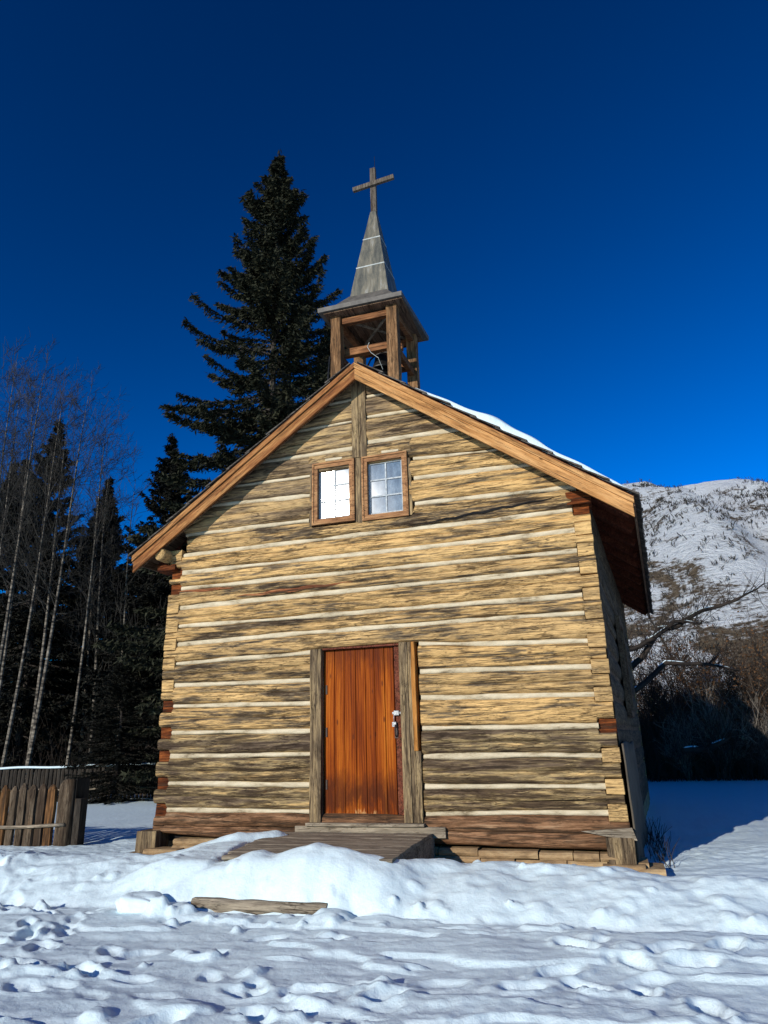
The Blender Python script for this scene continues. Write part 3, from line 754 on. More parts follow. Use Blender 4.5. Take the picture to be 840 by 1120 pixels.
# side strips and posts round the windows
plank(-.80,-.757,-.02,.1,4.14,5.02,'trim_strip','jamb',church); plank(.727,.765,-.02,.1,4.13,5.0,'trim_strip','jamb',church)
plank(-.08,.025,-.018,.12,4.10,5.12,'gable_post','jamb',church)
plank(-.115,-.012,-.034,.12,5.12,6.5,'gable_post','jamb',church); plank(-.008,.108,-.03,.12,5.11,6.5,'gable_post','jamb',church)
for x0,x1,z0,z1 in ((-.55,-.28,5.125,5.165),(.33,.6,5.12,5.17)):
    mb=MB(); mb.box(x0,x1,-.03,.02,z0,z1,.01); mb.build('mortar_patch',M['chink'],church,bevel=.01)
# course of log directly over the windows is the R log: fill between post and windows
for a,b,sd in ((-.82,-.115,310),(.108,.79,311)):
    xs=np.array([a,b]); V,Fs=log_mesh('Q','R',a,b,sd,False); V[:,2]=np.maximum(V[:,2],5.10); mesh_obj('log',V,Fs,M['log_grey'],church,True)
# red torn sliver and the open crack on two of the logs
def sliver(pts,w,mat,name,y=-.03):
    V=[];Fs=[];n=len(pts)
    for i,(x,z) in enumerate(pts):
        ww=w*math.sin(PI*(i+.35)/(n-.3)); V+=[(x,y,z-ww),(x,y-.004,z),(x,y,z+ww)]
    for i in range(n-1):
        for k in (0,1): Fs.append((i*3+k,i*3+3+k,i*3+4+k,i*3+1+k))
    o=mesh_obj(name,np.array(V),Fs,M[mat],church); s=o.modifiers.new('s','SOLIDIFY'); s.thickness=.006
    return o
sliver([(-1.95+.14*i,3.20+.012*math.sin(i*1.7)+.004*i) for i in range(14)],.026,'red_sliver','torn_sliver')
sliver([(-2.95+.12*i,3.36+.006*math.sin(i*1.3)-.003*i) for i in range(9)],.020,'red_sliver','torn_sliver')
sliver([(.72+.13*i,3.965+.002*i+.012*math.sin(i*2.1)+.0085*i) for i in range(17)],.016,'dark','crack')

# roof
RX=lambda y:.035+SH*y
YF,YB=-.25,9.3
def roof_pt(side,s,y,up):   # s: distance down slope, up: normal offset
    L=math.hypot(3.65,2.63); ux,uz=3.65/L,-2.63/L
    return (RX(y)+side*(ux*s)+side*(-uz*up)*1.0, y, 6.585+uz*s+ux*up)
SL=math.hypot(3.65,2.63)+.02
for side in (-1,1):
    # boarding: one slab per slope, seen from below at the eaves
    V=[];Fs=[]
    for y in (YF+.005,YB):
        V+=[roof_pt(side,.0,y,-.03),roof_pt(side,SL,y,-.03),roof_pt(side,SL,y,.0),roof_pt(side,.0,y,.0)]
    Fs=[(0,1,2,3),(7,6,5,4),(0,4,5,1),(1,5,6,2),(2,6,7,3),(3,7,4,0)]
    rf=mesh_obj('roof',np.array(V),Fs,M['soffit' if side<0 else 'redsoffit'],church)
    # purlins / lookouts under the overhang
    for s in (1.1,2.2,3.3):
        a=roof_pt(side,s,-.21,-.07); b=roof_pt(side,s,.3,-.07); MB().bar(a,b,.09,.07).build('lookout',M['soffit'],rf)
    # rafters under the eave overhang
    for q in range(12):
        y=.35+q*.78; a=roof_pt(side,3.55,y,-.085); b=roof_pt(side,SL-.03,y,-.085)
        MB().bar(a,b,.07,.11).build('rafter',M['redsoffit'],rf)
    # shakes
    mb=MB()
    nrow=11
    for r in range(nrow):
        s0=SL+.05-(r+1)*.405; s1=SL+.06-r*.405; s0=max(s0,-.02)
        y=YF-.03
        while y<YB:
            w=random.uniform(.1,.24); y1=min(y+w,YB+.03)
            ju=random.uniform(0,.008); js=random.uniform(-.02,.015); th=.022
            fy=y+(random.uniform(-.02,.015) if y<YF else 0)
            a0=roof_pt(side,s0,fy,.004); V=[]
            for yy in (fy,y1-.004):
                V+=[roof_pt(side,s0-.05,yy,.004),roof_pt(side,s1+js,yy,.024+ju),roof_pt(side,s1+js,yy,.024+ju+th),roof_pt(side,s0-.05,yy,.016)]
            mb.add(V,[(0,1,2,3),(7,6,5,4),(0,4,5,1),(1,5,6,2),(2,6,7,3),(3,7,4,0)])
            y=y1
    mb.build('shingles',M['shingle'],rf)
    # barge board (two lapped boards)
    def barge(y0,y1,d0,d1,s0,s1,nm,mat):
        V=[]
        for y in (y0,y1):
            rx=.022
            for s,d in ((s0,d0),(s1,d0),(s1,d1),(s0,d1)):
                L=SL; x=rx+side*3.65*s/L; z=6.545-2.63*s/L-d; V.append((x,y,z))
        F=[(0,1,2,3),(7,6,5,4),(0,4,5,1),(1,5,6,2),(2,6,7,3),(3,7,4,0)]
        return mesh_obj(nm,np.array(V),F,M[mat],church)
    b=barge(YF-.012,YF-.04,-.012,.075,0,SL-.0,'barge_board','fascia_brown' if side<0 else 'fascia')
    b=barge(YF+.018,YF-.014,.07,.255,0,SL-.02,'barge_board','fascia_brown' if side<0 else 'fascia')
    # rotate grain: handled by the texture
    barge(-.15,-.18,.03,.22,.02,SL-.1,'rake_rafter','soffit')
# fascia along the right eave
mb=MB(); a=roof_pt(1,SL+.02,YF,-.06); b=roof_pt(1,SL+.02,YB,-.06); mb.bar(a,b,.03,.14); mb.build('eave_board',M['soffit'],church)
mb=MB(); a=roof_pt(-1,SL+.02,YF,-.06); b=roof_pt(-1,SL+.02,YB,-.06); mb.bar(a,b,.03,.14); mb.build('eave_board',M['soffit'],church)
# plate log ends under the eaves
mb=MB(); mb.tube([(-3.19,-.22,3.93),(-3.185,-.20,3.93),(-3.18,.5,3.93),(-2.75,8.9,3.93)],[.085,.10,.11,.11],14); mb.build('plate_log',M['end'],church,True)
mb=MB(); mb.box(-3.33,-3.02,-.05,.25,3.70,3.80,.008); mb.build('plate_block',M['end_red'],church,bevel=.01)
mb=MB(); mb.box(2.86,3.17,-.03,.3,4.0,4.18,.006); mb.build('plate_block',M['end_red'],church,bevel=.01)

# belfry ---------------------------------------------------------
bel=empty('belfry',(0,0,0),None,None); bel.parent=church
BC=(.10,.6)
def rz4(cx,cy,h,z): # ring
    return [(cx-h+SH*(-h),cy-h,z),(cx+h-SH*h,cy-h,z),(cx+h+SH*h,cy+h,z),(cx-h+SH*h,cy+h,z)]
for sx in(-1,1):
    for sy in (-1,1):
        cx=BC[0]+sx*.47+SH*sy*.47; cy=BC[1]+sy*.47
        zb=6.1
        mb=MB(); V=[];n=9;Fs=[]
        for i,z in enumerate(np.linspace(zb,7.72,n)):
            h=.085+.006*random.uniform(-1,1); V+=[(cx-h,cy-h,z),(cx+h,cy-h,z),(cx+h,cy+h,z),(cx-h,cy+h,z)]
        for i in range(n-1):
            for k in range(4): Fs.append((i*4+k,i*4+(k+1)%4,(i+1)*4+(k+1)%4,(i+1)*4+k))
        mb.add(V,Fs).build('post',M['post'],bel,bevel=.008)
for (a,b,w,h) in (((-.30,.13,7.58),(.50,.13,7.58),.09,.11),((-.30,1.07,7.58),(.52,1.07,7.58),.09,.11),((-.37,.2,7.60),(-.31,1.0,7.60),.08,.1),((.55,.2,7.60),(.61,1.0,7.60),.08,.1),
    ((-.33,.30,7.10),(.56,.30,7.10),.10,.13),((-.35,.9,7.02),(.6,.9,7.02),.10,.13),((.56,.2,6.95),(.60,1.0,6.95),.08,.12),((-.36,.2,6.95),(-.32,1.0,6.95),.08,.12)):
    MB().bar(a,b,w,h).build('beam',M['beam'],bel,bevel=.006)
MB().bar((-.33,.15,7.66),(.5,1.05,7.66),.03,.03).bar((-.28,1.05,7.63),(.5,.15,7.63),.03,.03).build('cross_brace',M['greyboard'],bel)
mb=MB(); mb.tube([(.1,.25,7.2),(.07,.24,7.12),(.14,.2,6.98),(.26,.2,6.86),(.3,.3,6.7)],[.005]*5,6); mb.build('wire',M['seam'],bel)
# belfry roof: flared skirt
r0=rz4(BC[0],BC[1],.70,7.70); r1=rz4(BC[0],BC[1],.705,7.775); r2=rz4(BC[0],BC[1],.52,7.89);r3=rz4(BC[0],BC[1],.325,8.16); 
V=r0+r1+r2+r3; Fs=[(3,2,1,0)]
for r in range(3):
    for k in range(4): Fs.append((r*4+k,r*4+(k+1)%4,(r+1)*4+(k+1)%4,(r+1)*4+k))
Fs.append((12,13,14,15)); mesh_obj('belfry_roof',np.array(V),Fs,M['skirt'],bel)
# soffit boards under the skirt
mb=MB()
for i in range(8): mb.box(BC[0]-.66+i*.165,BC[0]-.66+(i+1)*.165-.008,BC[1]-.66,BC[1]+.66,7.675,7.697)
mb.build('ceiling_board',M['soffit'],bel)
# spire
levels=[(8.12,.335),(8.75,.245),(8.752,.243),(9.38,.152),(9.382,.15),(10.03,.05),(10.05,.04)]
V=[];Fs=[]
for z,h in levels: V+=rz4(BC[0]+.03,BC[1],h,z)
for r in range(len(levels)-1):
    for k in range(4): Fs.append((r*4+k,r*4+(k+1)%4,(r+1)*4+(k+1)%4,(r+1)*4+k))
Fs.append(tuple(4*(len(levels)-1)+k for k in range(4))); sp=mesh_obj('spire',np.array(V),Fs,M['spire'],bel)
for z,h in ((8.75,.25),(9.38,.157)):
    mb=MB()
    a=rz4(BC[0]+.03,BC[1],h,z-.012); b=rz4(BC[0]+.03,BC[1],h-.001,z+.012)
    mb.add(a+b,[(k,(k+1)%4,4+(k+1)%4,4+k) for k in range(4)])
    mb.build('seam',M['seam'],bel)
# cross
cx,cy=BC[0]+.035,BC[1]
cr=MB().box(cx-.052,cx+.052,cy-.04,cy+.04,10.0,11.02,.004).build('cross_upright',M['cross'],bel,bevel=.006)
MB().bar((cx-.37,cy-.055,10.60),(cx+.40,cy-.055,10.665),.055,.09).build('cross_arm',M['cross'],bel,bevel=.006)
MB().tube([(cx+.02,cy+.045,10.6),(cx+.02,cy+.045,11.35)],[.006,.004],6).build('lightning_rod',M['iron'],bel)
MB().tube([(-.52,.02,6.0),(-.52,.03,6.6),(-.5,.05,6.95)],[.012,.012,.01],6).build('rod',M['iron'],bel)
# bell (hangs, a thing of its own)
bell=empty('bell',(.2,.6,6.84),'dark iron bell hanging inside the wooden belfry','bell')
prof=[(.0,.34),(.05,.345),(.09,.32),(.115,.25),(.135,.15),(.165,.06),(.215,.0),(.20,-.005),(.15,.05)]
V=[];Fs=[];n=24
for r,z in prof:
    for k in range(n): V.append((max(r,.001)*math.cos(2*PI*k/n),max(r,.001)*math.sin(2*PI*k/n),z))
for i in range(len(prof)-1):
    for k in range(n): Fs.append((i*n+k,(i+1)*n+k,(i+1)*n+(k+1)%n,i*n+(k+1)%n))
mesh_obj('bell_body',np.array(V),Fs,M['iron'],bell,True)
MB().bar((-.30,0,.38),(.36,0,.38),.08,.10).build('yoke',M['beam'],bell)
mb=MB(); mb.tube([(-.22,-.09,.10),(-.17,-.09,.2),(-.08,-.09,.27),(.03,-.09,.30),(.14,-.09,.28),(.22,-.09,.22)],[.014]*6,6); mb.build('wheel',M['iron'],bell,True)

# snow lying on the right roof slope
ns,ny=60,50; V=[];Fs=[]
S=np.linspace(1.05,SL-.05,ns); Y=np.linspace(-.23,9.1,ny)
for j,y in enumerate(Y):
    for i,s in enumerate(S):
        t=(s-S[0])/(S[-1]-S[0]); e=min(1,(y+.24)/.5)
        prof_=(math.sin(PI*min(1,max(0,t))**.85)**.55)
        hh=.20*prof_*(.35+.65*math.sqrt(max(0,e)))*(1+.18*math.sin(s*3.3+y)+.1*math.sin(s*9+2*y))
        V.append(roof_pt(1,s,y,.03+max(hh,0)))
for j in range(ny-1):
    for i in range(ns-1): Fs.append((j*ns+i,(j)*ns+i+1,(j+1)*ns+i+1,(j+1)*ns+i))
k=len(V)
for j in (0,):
    for i,s in enumerate(S): V.append(roof_pt(1,s,Y[0],.02))
for i in range(ns-1): Fs.append((k+i,k+i+1,i+1,i))
o=mesh_obj('roof_snow',np.array(V),Fs,M['snow'],None,True); tag(o,'smooth white snow lying on the right slope of the church roof','snow')

# ------------------------------------------------------------------ deck, step, snow block
deck=empty('wooden_deck',(0,-1,-.3),'low grey plank landing in front of the church door, half buried in snow','landing')
for i in range(7):
    y0=-2.02+i*.278; mb=MB(); x0=-.90-.30*i/6+random.uniform(-.02,.02); 
    V,Fs=stone_block(x0,.93+random.uniform(-.015,.015)-.012*i,y0,y0+.270,.018,.058,i*7+60)
    mb.add(V,Fs); o=mb.build('deck_board',M['greyboard'],deck); o.location=(0,1,.3)
for x0,x1 in ((-.86,-.78),(.80,.87)):
    o=MB().box(x0,x1,-2.0,-.02,-.42,.016,.004).build('stringer',M['greyboard'],deck); o.location=(0,1,.3)
st=MB(); V,Fs=stone_block(-.92,.46,-2.49,-2.2,-.35,-.24,3); st.add(V,Fs); o=st.build('wooden_step',M['greyboard'])
tag(o,'weathered plank step showing from under the snow bank below the door landing','step')
# overhanging snow lip above the step and the broken block
def snowlump(name,c,r,seed,label,rot=0):
    import bmesh
    bm=bmesh.new(); bmesh.ops.create_icosphere(bm,subdivisions=4,radius=1)
    for v in bm.verts:
        p=v.co.copy(); 
        q=Vector((math.copysign(abs(p.x)**.6,p.x),math.copysign(abs(p.y)**.6,p.y),math.copysign(abs(p.z)**.65,p.z)))
        n=float(fbm(np.array([p.x*1.6+p.z*2+seed]),np.array([p.y*1.6-p.z*1.3+seed]),seed,4)[0])
        q*=1+.28*n
        v.co=Vector((q.x*r[0],q.y*r[1],q.z*r[2]))
    me=bpy.data.meshes.new(name); bm.to_mesh(me); bm.free(); me.materials.append(M['snow'])
    me.polygons.foreach_set('use_smooth',[True]*len(me.polygons))
    o=bpy.data.objects.new(name,me); col.objects.link(o); o.location=c; o.rotation_euler=(0,0,rot); return tag(o,label,'snow block')
snowlump('snow_block',(-1.37,-2.62,-.27),(.19,.13,.085),4,'broken block of snow lying left of the plank step',.2)
snowlump('snow_block',(-.05,-2.5,-.375),(.10,.08,.03),9,'small crumb of snow lying in front of the plank step',.5)

# ------------------------------------------------------------------ fences
def picket_fence(name,A,B,n,h,w,mat,label,cat='fence',rough=1,rail=True,snowrail=False):
    L=math.hypot(B[0]-A[0],B[1]-A[1]); ang=math.atan2(B[1]-A[1],B[0]-A[0])
    z0=hz(*A); f=empty(name,(A[0],A[1],z0),label,cat); f.rotation_euler=(0,0,ang)
    for i in range(n):
        t=(i+.5)/n; x=t*L; hh=h*random.uniform(.94,1.05); ww=w*random.uniform(.8,1.2); r=ww/2; lean=random.uniform(-.02,.02)
        V=[];Fs=[];lv=[(-.15,1),(.3*hh,1),(.6*hh,1.02),(hh-.09,1),(hh-.03,.55),(hh,.22)]
        m=6
        for z,s in lv:
            for k in range(m):
                a=2*PI*k/m+.3; V.append((x+r*s*math.cos(a)*(1+.12*random.uniform(-1,1)*rough)+lean*z,.55*r*s*math.sin(a),z))
        for q in range(len(lv)-1):
            for k in range(m): Fs.append((q*m+k,q*m+(k+1)%m,(q+1)*m+(k+1)%m,(q+1)*m+k))
        Fs.append(tuple(range((len(lv)-1)*m,len(lv)*m)))
        mesh_obj('picket',np.array(V),Fs,M[(random.choice(['picket','picket','picket_bark','picket_orange']) if mat=='picket' else mat)],f)
    for z in ((.32*h,) if rail else ())+((.8*h,) if rail else ()):
        yy=-.06 if z<.5*h else .06
        pts=[(x,yy,z+.02*math.sin(x*2.5)) for x in np.linspace(-.2,L+.05,10)]
        MB().tube(pts,[.028]*10,7).build('rail',M['greyboard'],f,True)
    if snowrail:
        pts=[(x,0,h+.0) for x in np.linspace(0,L,12)]
    return f,L,ang
f1,L1,a1=picket_fence('picket_fence',(-8.6,1.02),(-5.72,1.30),16,.98,.168,'picket','rough split-picket fence in the snow beside the church, sunlit')
mb=MB(); mb.tube([(L1+.02,.05,-.2),(L1+.02,.05,1.02)],[.11,.10],10); mb.build('end_post',M['picket'],f1,True)
mb=MB(); mb.box(L1+.12,L1+.24,.05,.25,-.1,.72,.01); mb.build('brace_post',M['farpicket'],f1)
mb=MB(); mb.box(L1+.10,L1+.14,.05,.40,.0,1.02,.01); mb.build('side_panel',M['farpicket'],f1)
# snow ridge lying along the rail behind
f2,L2,a2=picket_fence('picket_fence',(-17.5,9.2),(-10.5,11.3),58,1.0,.11,'farpicket','dark, shaded picket fence with snow on its top rail, behind the sunlit fence under the spruces',rough=.5)
mb=MB(); pts=[(x,-.05,1.0+.015*math.sin(x*3)) for x in np.linspace(0,L2,30)]; mb.tube(pts,[.035]*30,7); o=mb.build('rail_cap',M['snow'],f2,True)

# ------------------------------------------------------------------ trees
def diamonds(C,D,N,L,W):
    """leaf-like quads: centre C, direction D, normal-ish N, length L, width W"""
    S=np.cross(D,N); S/= np.linalg.norm(S,axis=1,keepdims=True)+1e-9
    a=C-D*L[:,None]*.5; b=C+S*W[:,None]*.5+D*L[:,None]*.05; c=C+D*L[:,None]*.5; d=C-S*W[:,None]*.5+D*L[:,None]*.05
    V=np.stack([a,b,c,d],1).reshape(-1,3); F=np.arange(len(V)).reshape(-1,4); return V,F
def spruce_meshes(name,H,R,seed,dens=1.0,leafL=.26,leafW=.07,low=.4,needle='needles',shape=1.7,droop=.35):
    rs=np.random.RandomState(seed)
    Cs=[];Ds=[];Ns=[];Ls=[];Ws=[]
    br=MB()
    z=low; 
    while z<H*.985:
        t=z/H; rad=R*(1-t**shape)*(.78+.22*min(1,t/.22))+.04
        if t>.9: rad=max(.12,R*(1-t**shape)*.8)
        nb=rs.randint(4,7) if t<.9 else rs.randint(3,5)
        for k in range(nb):
            az=rs.uniform(0,2*PI); L=rad*rs.choice([rs.uniform(.45,.85),rs.uniform(.75,1.22)],p=[.45,.55])
            # spine: out with droop, tip lifting
            n=max(4,int(L/.22)); s=np.linspace(0,1,n)
            up0=.55*t-.05 if t>.55 else -.12*(1-t)
            dz=L*(up0*s-droop*(1-t*.8)*s**1.5*1.0+.24*s**3)
            px=np.cos(az+.12*np.sin(s*3+k))*L*s; py=np.sin(az+.12*np.sin(s*3+k))*L*s; pz=z+dz
            P=np.stack([px,py,pz],1)
            if L>.6:
                br.tube([tuple(p) for p in P[::max(1,n//5)]],list(np.linspace(.012+.012*L,.006,len(P[::max(1,n//5)]))),3,False)
            # twigs
            nt=int((10+L*16)*dens)
            u=rs.beta(1.6,1.0,nt); base=np.stack([np.interp(u,s,px),np.interp(u,s,py),np.interp(u,s,pz)],1)
            out=np.array([math.cos(az),math.sin(az),0]); sd=np.array([-math.sin(az),math.cos(az),0])
            sg=rs.choice([-1,1],nt)[:,None]
            tl=(.10+.26*L*(1-u*.75)*.5)*rs.uniform(.5,1.2,nt)
            dirn=out*rs.uniform(.45,.95,nt)[:,None]+sd*sg*rs.uniform(.3,1,nt)[:,None]+np.array([0,0,1])*rs.uniform(-.75,.05,nt)[:,None]
            dirn/=np.linalg.norm(dirn,axis=1,keepdims=True)
            m=3
            for q in range(m):
                f=(q+.6)/m
                c=base+dirn*(tl*f)[:,None]+rs.normal(0,.03,(nt,3)); c[:,2]-=.12*tl*f*f
                dd=dirn+rs.normal(0,.45,(nt,3)); dd/=np.linalg.norm(dd,axis=1,keepdims=True)
                Cs.append(c);Ds.append(dd);Ns.append(rs.normal(0,1,(nt,3)));Ls.append(leafL*rs.uniform(.6,1.3,nt));Ws.append(leafW*rs.uniform(.7,1.4,nt))
        z+=rs.uniform(.14,.30)*(1 if t<.7 else .75)*(H/22)**.5
    # leader
    nt=40; zz=rs.uniform(H*.93,H,nt); Cs.append(np.stack([rs.normal(0,.05,nt),rs.normal(0,.05,nt),zz],1)); dd=rs.normal(0,.5,(nt,3)); dd[:,2]+=1; dd/=np.linalg.norm(dd,axis=1,keepdims=True)
    Ds.append(dd);Ns.append(rs.normal(0,1,(nt,3)));Ls.append(np.full(nt,.25));Ws.append(np.full(nt,.05))
    V,F=diamonds(np.concatenate(Cs),np.concatenate(Ds),np.concatenate(Ns),np.concatenate(Ls),np.concatenate(Ws))
    me=mesh_from(name,V,F); me.materials.append(M[needle])
    tr=MB(); pts=[(.03*math.sin(a*.4),.03*math.cos(a*.5),a) for a in np.linspace(-.4,H,14)]
    tr.tube(pts,list(np.linspace(.017*H/1.6,.012,14)),8)
    # merge branches into trunk mesh
    Vt=np.concatenate(tr.v+[v for v in br.v]); Ft=list(tr.f)+[tuple(i+tr.n for i in f) for f in br.f]
    mt=mesh_from(name+'_t',Vt,Ft); mt.materials.append(M['sbark'])
    return me,mt
def place_tree(nm,meshes,x,y,sc,rz,label,cat='spruce',group=None,lean=(0,0),names=('crown','trunk'),z=None):
    e=empty(nm,(x,y,hz(x,y)-.05 if z is None else z),label,cat,group); e.rotation_euler=(lean[0],lean[1],rz); e.scale=(sc[0],sc[0],sc[1]) if isinstance(sc,tuple) else (sc,)*3
    for n_,m_ in zip(names,meshes):
        o=bpy.data.objects.new(n_,m_); col.objects.link(o); o.parent=e
    return e
big=spruce_meshes('big',25.6,4.75,5,2.5,.25,.055,low=1.3,shape=1.75)
place_tree('spruce_tree',big,-7.55,12.0,1,0,'tallest dark spruce, rising behind the left slope of the church roof')
sa=spruce_meshes('sa',17.5,3.7,21,1.2,.28,.065,needle='needles2',shape=1.35)
sb=spruce_meshes('sb',15.5,3.3,22,1.15,.28,.065,needle='needles2',shape=1.2)
GS='dark spruces behind the fence left of the church'
specs=[(sb,-22.5,17.5,(1.15,.78),2.6,'broad low spruce between two aspen trunks, filling the lower wood',GS),
 (sa,-18.6,21.5,(1.2,.74),1.9,'low spruce in the third row, left of the bare broad-crowned tree',GS),
 (sb,-16.2,23.5,(1.3,.86),4.6,'spruce in the third row straight behind the dark fence end',GS),
 (sa,-27.5,27,(1.4,.9),3.3,'spruce in the third row near the left frame edge',GS),
 (sb,-7.3,17.0,(1.1,1.32),1.,'narrow spruce whose tip stands just left of the belfry',None),
 (sa,-20.4,15.2,(.95,.95),.4,'spruce behind the pale aspens, its pointed top just right of their trunks',GS),
 (sb,-21.6,20.5,(1.0,1.02),2.2,'short spruce left of the tallest one, between the bare treetops',GS),
 (sa,-13.9,15.0,(.85,.84),3.1,'spruce closest to the left edge of the church roof, ending in a blunt tip',GS),
 (sb,-26,19,(1.1,1.1),5.,'spruce at the far left edge behind the aspens',GS),
 (sa,-17.2,18.5,(1.0,.66),1.5,'low spruce in the gap above the snow-capped dark fence',GS),
 (sb,-15.0,19.5,(1.1,.80),4.1,'low broad spruce behind the blunt-tipped one',GS),
 (sa,-24.5,24.0,(1.1,.95),.9,'spruce deep in the wood, second row left of the aspens',GS),
 (sb,-30.0,22.0,(1.2,1.2),2.9,'outermost spruce at the left frame edge, second row',GS),
 (sa,-12.6,20.0,(1.0,.72),5.5,'spruce filling the gap beside the tallest one',GS),
 (sb,-19.0,25.0,(1.2,.9),3.6,'spruce in the back row behind the dark fence',GS),
 (sa,-11.3,9.8,(.42,.26),2.0,'small young spruce at the end of the dark fence',GS)]
for ms,x,y,sc,rz,lab,gp in specs: place_tree('spruce_tree',ms,x,y,sc,rz,lab,'spruce',gp)

def bare_meshes(H,r0,seed,spread=.5,levels=3,nb=22,start=.35,up=.7,bark='aspen',twig='twig',curve=.4,tw=1.0):
    rs=np.random.RandomState(seed); tr=MB(); tg=MB()
    n=14; ph=rs.uniform(0,6); 
    T=np.array([[curve*math.sin(ph+i/n*3.2)*i/n-curve*math.sin(ph)*i/n,curve*.6*math.cos(ph+i/n*2.6)*i/n,H*i/(n-1)-.3] for i in range(n)])
    tr.tube(T,list(r0*(1-np.linspace(0,1,n)**1.2*.93)),8)
    def rec(p,d,L,r,lv):
        m=5; pts=[p]; q=np.array(p,float); dd=np.array(d,float)
        for i in range(m):
            dd=dd+rs.normal(0,.16,3)+np.array([0,0,.07]); dd/=np.linalg.norm(dd); q=q+dd*L/m; pts.append(q.copy())
        (tr if (lv==levels and r>.022) else tg).tube(pts,list(np.linspace(r,max(r*.3,.0045),m+1)),4 if r>.015 else 3,False)
        if lv>0:
            for k in range(int((5 if lv>1 else 5)*tw)+rs.randint(0,2)):
                f=rs.uniform(.15,1); i=min(m-1,int(f*m)); b=pts[i]+(pts[i+1]-pts[i])*(f*m-i)
                nd=dd+rs.normal(0,.62,3); nd/=np.linalg.norm(nd)
                rec(b,nd,L*rs.uniform(.35,.6),max(r*.5,.006),lv-1)
    for k in range(nb):
        f=start+(1-start)*(k+rs.uniform(0,1))/nb; f=min(f,.99); z=f*(n-1); i=min(n-2,int(z)); b=T[i]+(T[i+1]-T[i])*(z-i)
        az=rs.uniform(0,2*PI); d=np.array([math.cos(az)*spread,math.sin(az)*spread,up]); d/=np.linalg.norm(d)
        rec(b,d,H*(.20*(1-f)+.07)*rs.uniform(.7,1.3),max(.007,r0*.35*(1-f*.75)),levels-1)
    out=[]
    for mb,mt in ((tg,twig),(tr,bark)):
        me=mesh_from('bare',np.concatenate(mb.v),mb.f); me.materials.append(M[mt]); out.append(me)
    return out
as1=bare_meshes(18,.095,31,.75,3,26,.38); as2=bare_meshes(18,.08,33,.6,3,24,.45); as3=bare_meshes(15,.09,38,.95,3,24,.3,bark='aspen')
GA='bare pale-barked aspens at the left edge'
asp=[(as1,-19.6,10.2,0.90,0,(0,.05),'leftmost bare aspen, its pale trunk half cut by the frame'),
 (as2,-19.2,11.2,0.97,1,(0,.05),'second pale aspen from the left, leaning slightly right'),
 (as1,-18.0,11.2,0.92,2.4,(0,.07),'pale aspen with the brightest trunk, third from the left'),
 (as2,-17.3,11.4,0.88,3.9,(0,.09),'slender aspen leaning right between the brightest trunk and the steepest one'),
 (as1,-16.6,11.8,0.86,5,(0,.10),'rightmost steeply leaning aspen with a white lower trunk'),
 (as2,-20.5,13,0.97,4.4,(0,.04),'thin darker aspen behind the leftmost one'),
 (as2,-18.9,12.4,.93,5.2,(0,.03),'upright thin aspen in the second row, behind the second and third pale trunks'),
 (as1,-17.6,12.9,.86,1.2,(0,.04),'shorter aspen in the second row between the slender and the brightest trunk'),
 (as2,-15.6,12.6,.80,2.8,(0,.06),'thin dark aspen right of the steepest trunk'),
 (as3,-18.3,16.5,0.88,2.0,(0,.02),'bare crooked tree between the aspens and the tallest spruce'),
 (as3,-16.7,15.2,.92,5.5,(0,.0),'bare broad-crowned tree behind the snow-capped dark fence'),
 (as3,-14.6,14.0,0.84,4.0,(0,.02),'bare tree with a fine twiggy crown just left of the church eave')]
for ms,x,y,sc,rz,ln,lab in asp: place_tree('aspen_tree',ms,x,y,sc,0,lab,'tree',GA,ln,('branches','trunk')).rotation_euler=(ln[0],ln[1],0)

# right-hand thicket --------------------------------------------
def shrub_meshes(H,seed,stems=14,mat='twig_b',leaf=True,spread=.5):
    rs=np.random.RandomState(seed); tg=MB(); LC=[]
    def rec(p,d,L,r,lv):
        m=5;pts=[p];q=np.array(p,float);dd=np.array(d,float)
        for i in range(m):
            dd=dd+rs.normal(0,.14,3)+np.array([0,0,.05]);dd/=np.linalg.norm(dd);q=q+dd*L/m;pts.append(q.copy())
        tg.tube(pts,list(np.linspace(r,max(r*.35,.005),m+1)),3,False)
        if leaf and lv<=1:
            for k in range(2): LC.append(pts[rs.randint(1,m+1)]+rs.normal(0,.05,3))
        if lv>0:
            for k in range(6):
                f=rs.uniform(.2,1);i=min(m-1,int(f*m));b=pts[i]+(pts[i+1]-pts[i])*(f*m-i)
                nd=dd+rs.normal(0,.5,3);nd/=np.linalg.norm(nd);rec(b,nd,L*rs.uniform(.35,.6),r*.55,lv-1)
    for s in range(stems):
        az=rs.uniform(0,2*PI);tl=rs.uniform(.05,spread);d=np.array([math.cos(az)*tl,math.sin(az)*tl,1]);d/=np.linalg.norm(d)
        rec(np.array([math.cos(az)*.25*tl,math.sin(az)*.25*tl,-.1]),d,H*rs.uniform(.55,.8),rs.uniform(.012,.024),2)
    me=mesh_from('sh',np.concatenate(tg.v),tg.f);me.materials.append(M[mat])
    out=[me]
    if leaf:
        C=np.array(LC);n=len(C);D=rs.normal(0,1,(n,3));D/=np.linalg.norm(D,axis=1,keepdims=True)
        V,F=diamonds(C,D,rs.normal(0,1,(n,3)),rs.uniform(.06,.13,n),rs.uniform(.03,.07,n)); ml=mesh_from('shl',V,F);ml.materials.append(M['dryleaf']);out.append(ml)
    return out
sh1=shrub_meshes(4.2,51); sh2=shrub_meshes(4.6,52,18); sh3=shrub_meshes(3.4,53,16,'twig_pale',False,.35); sh4=shrub_meshes(5.0,54,14,'twig_dark',True,.7)
GR='bare shrubs of the thicket right of the church'
RT=random.Random(5)
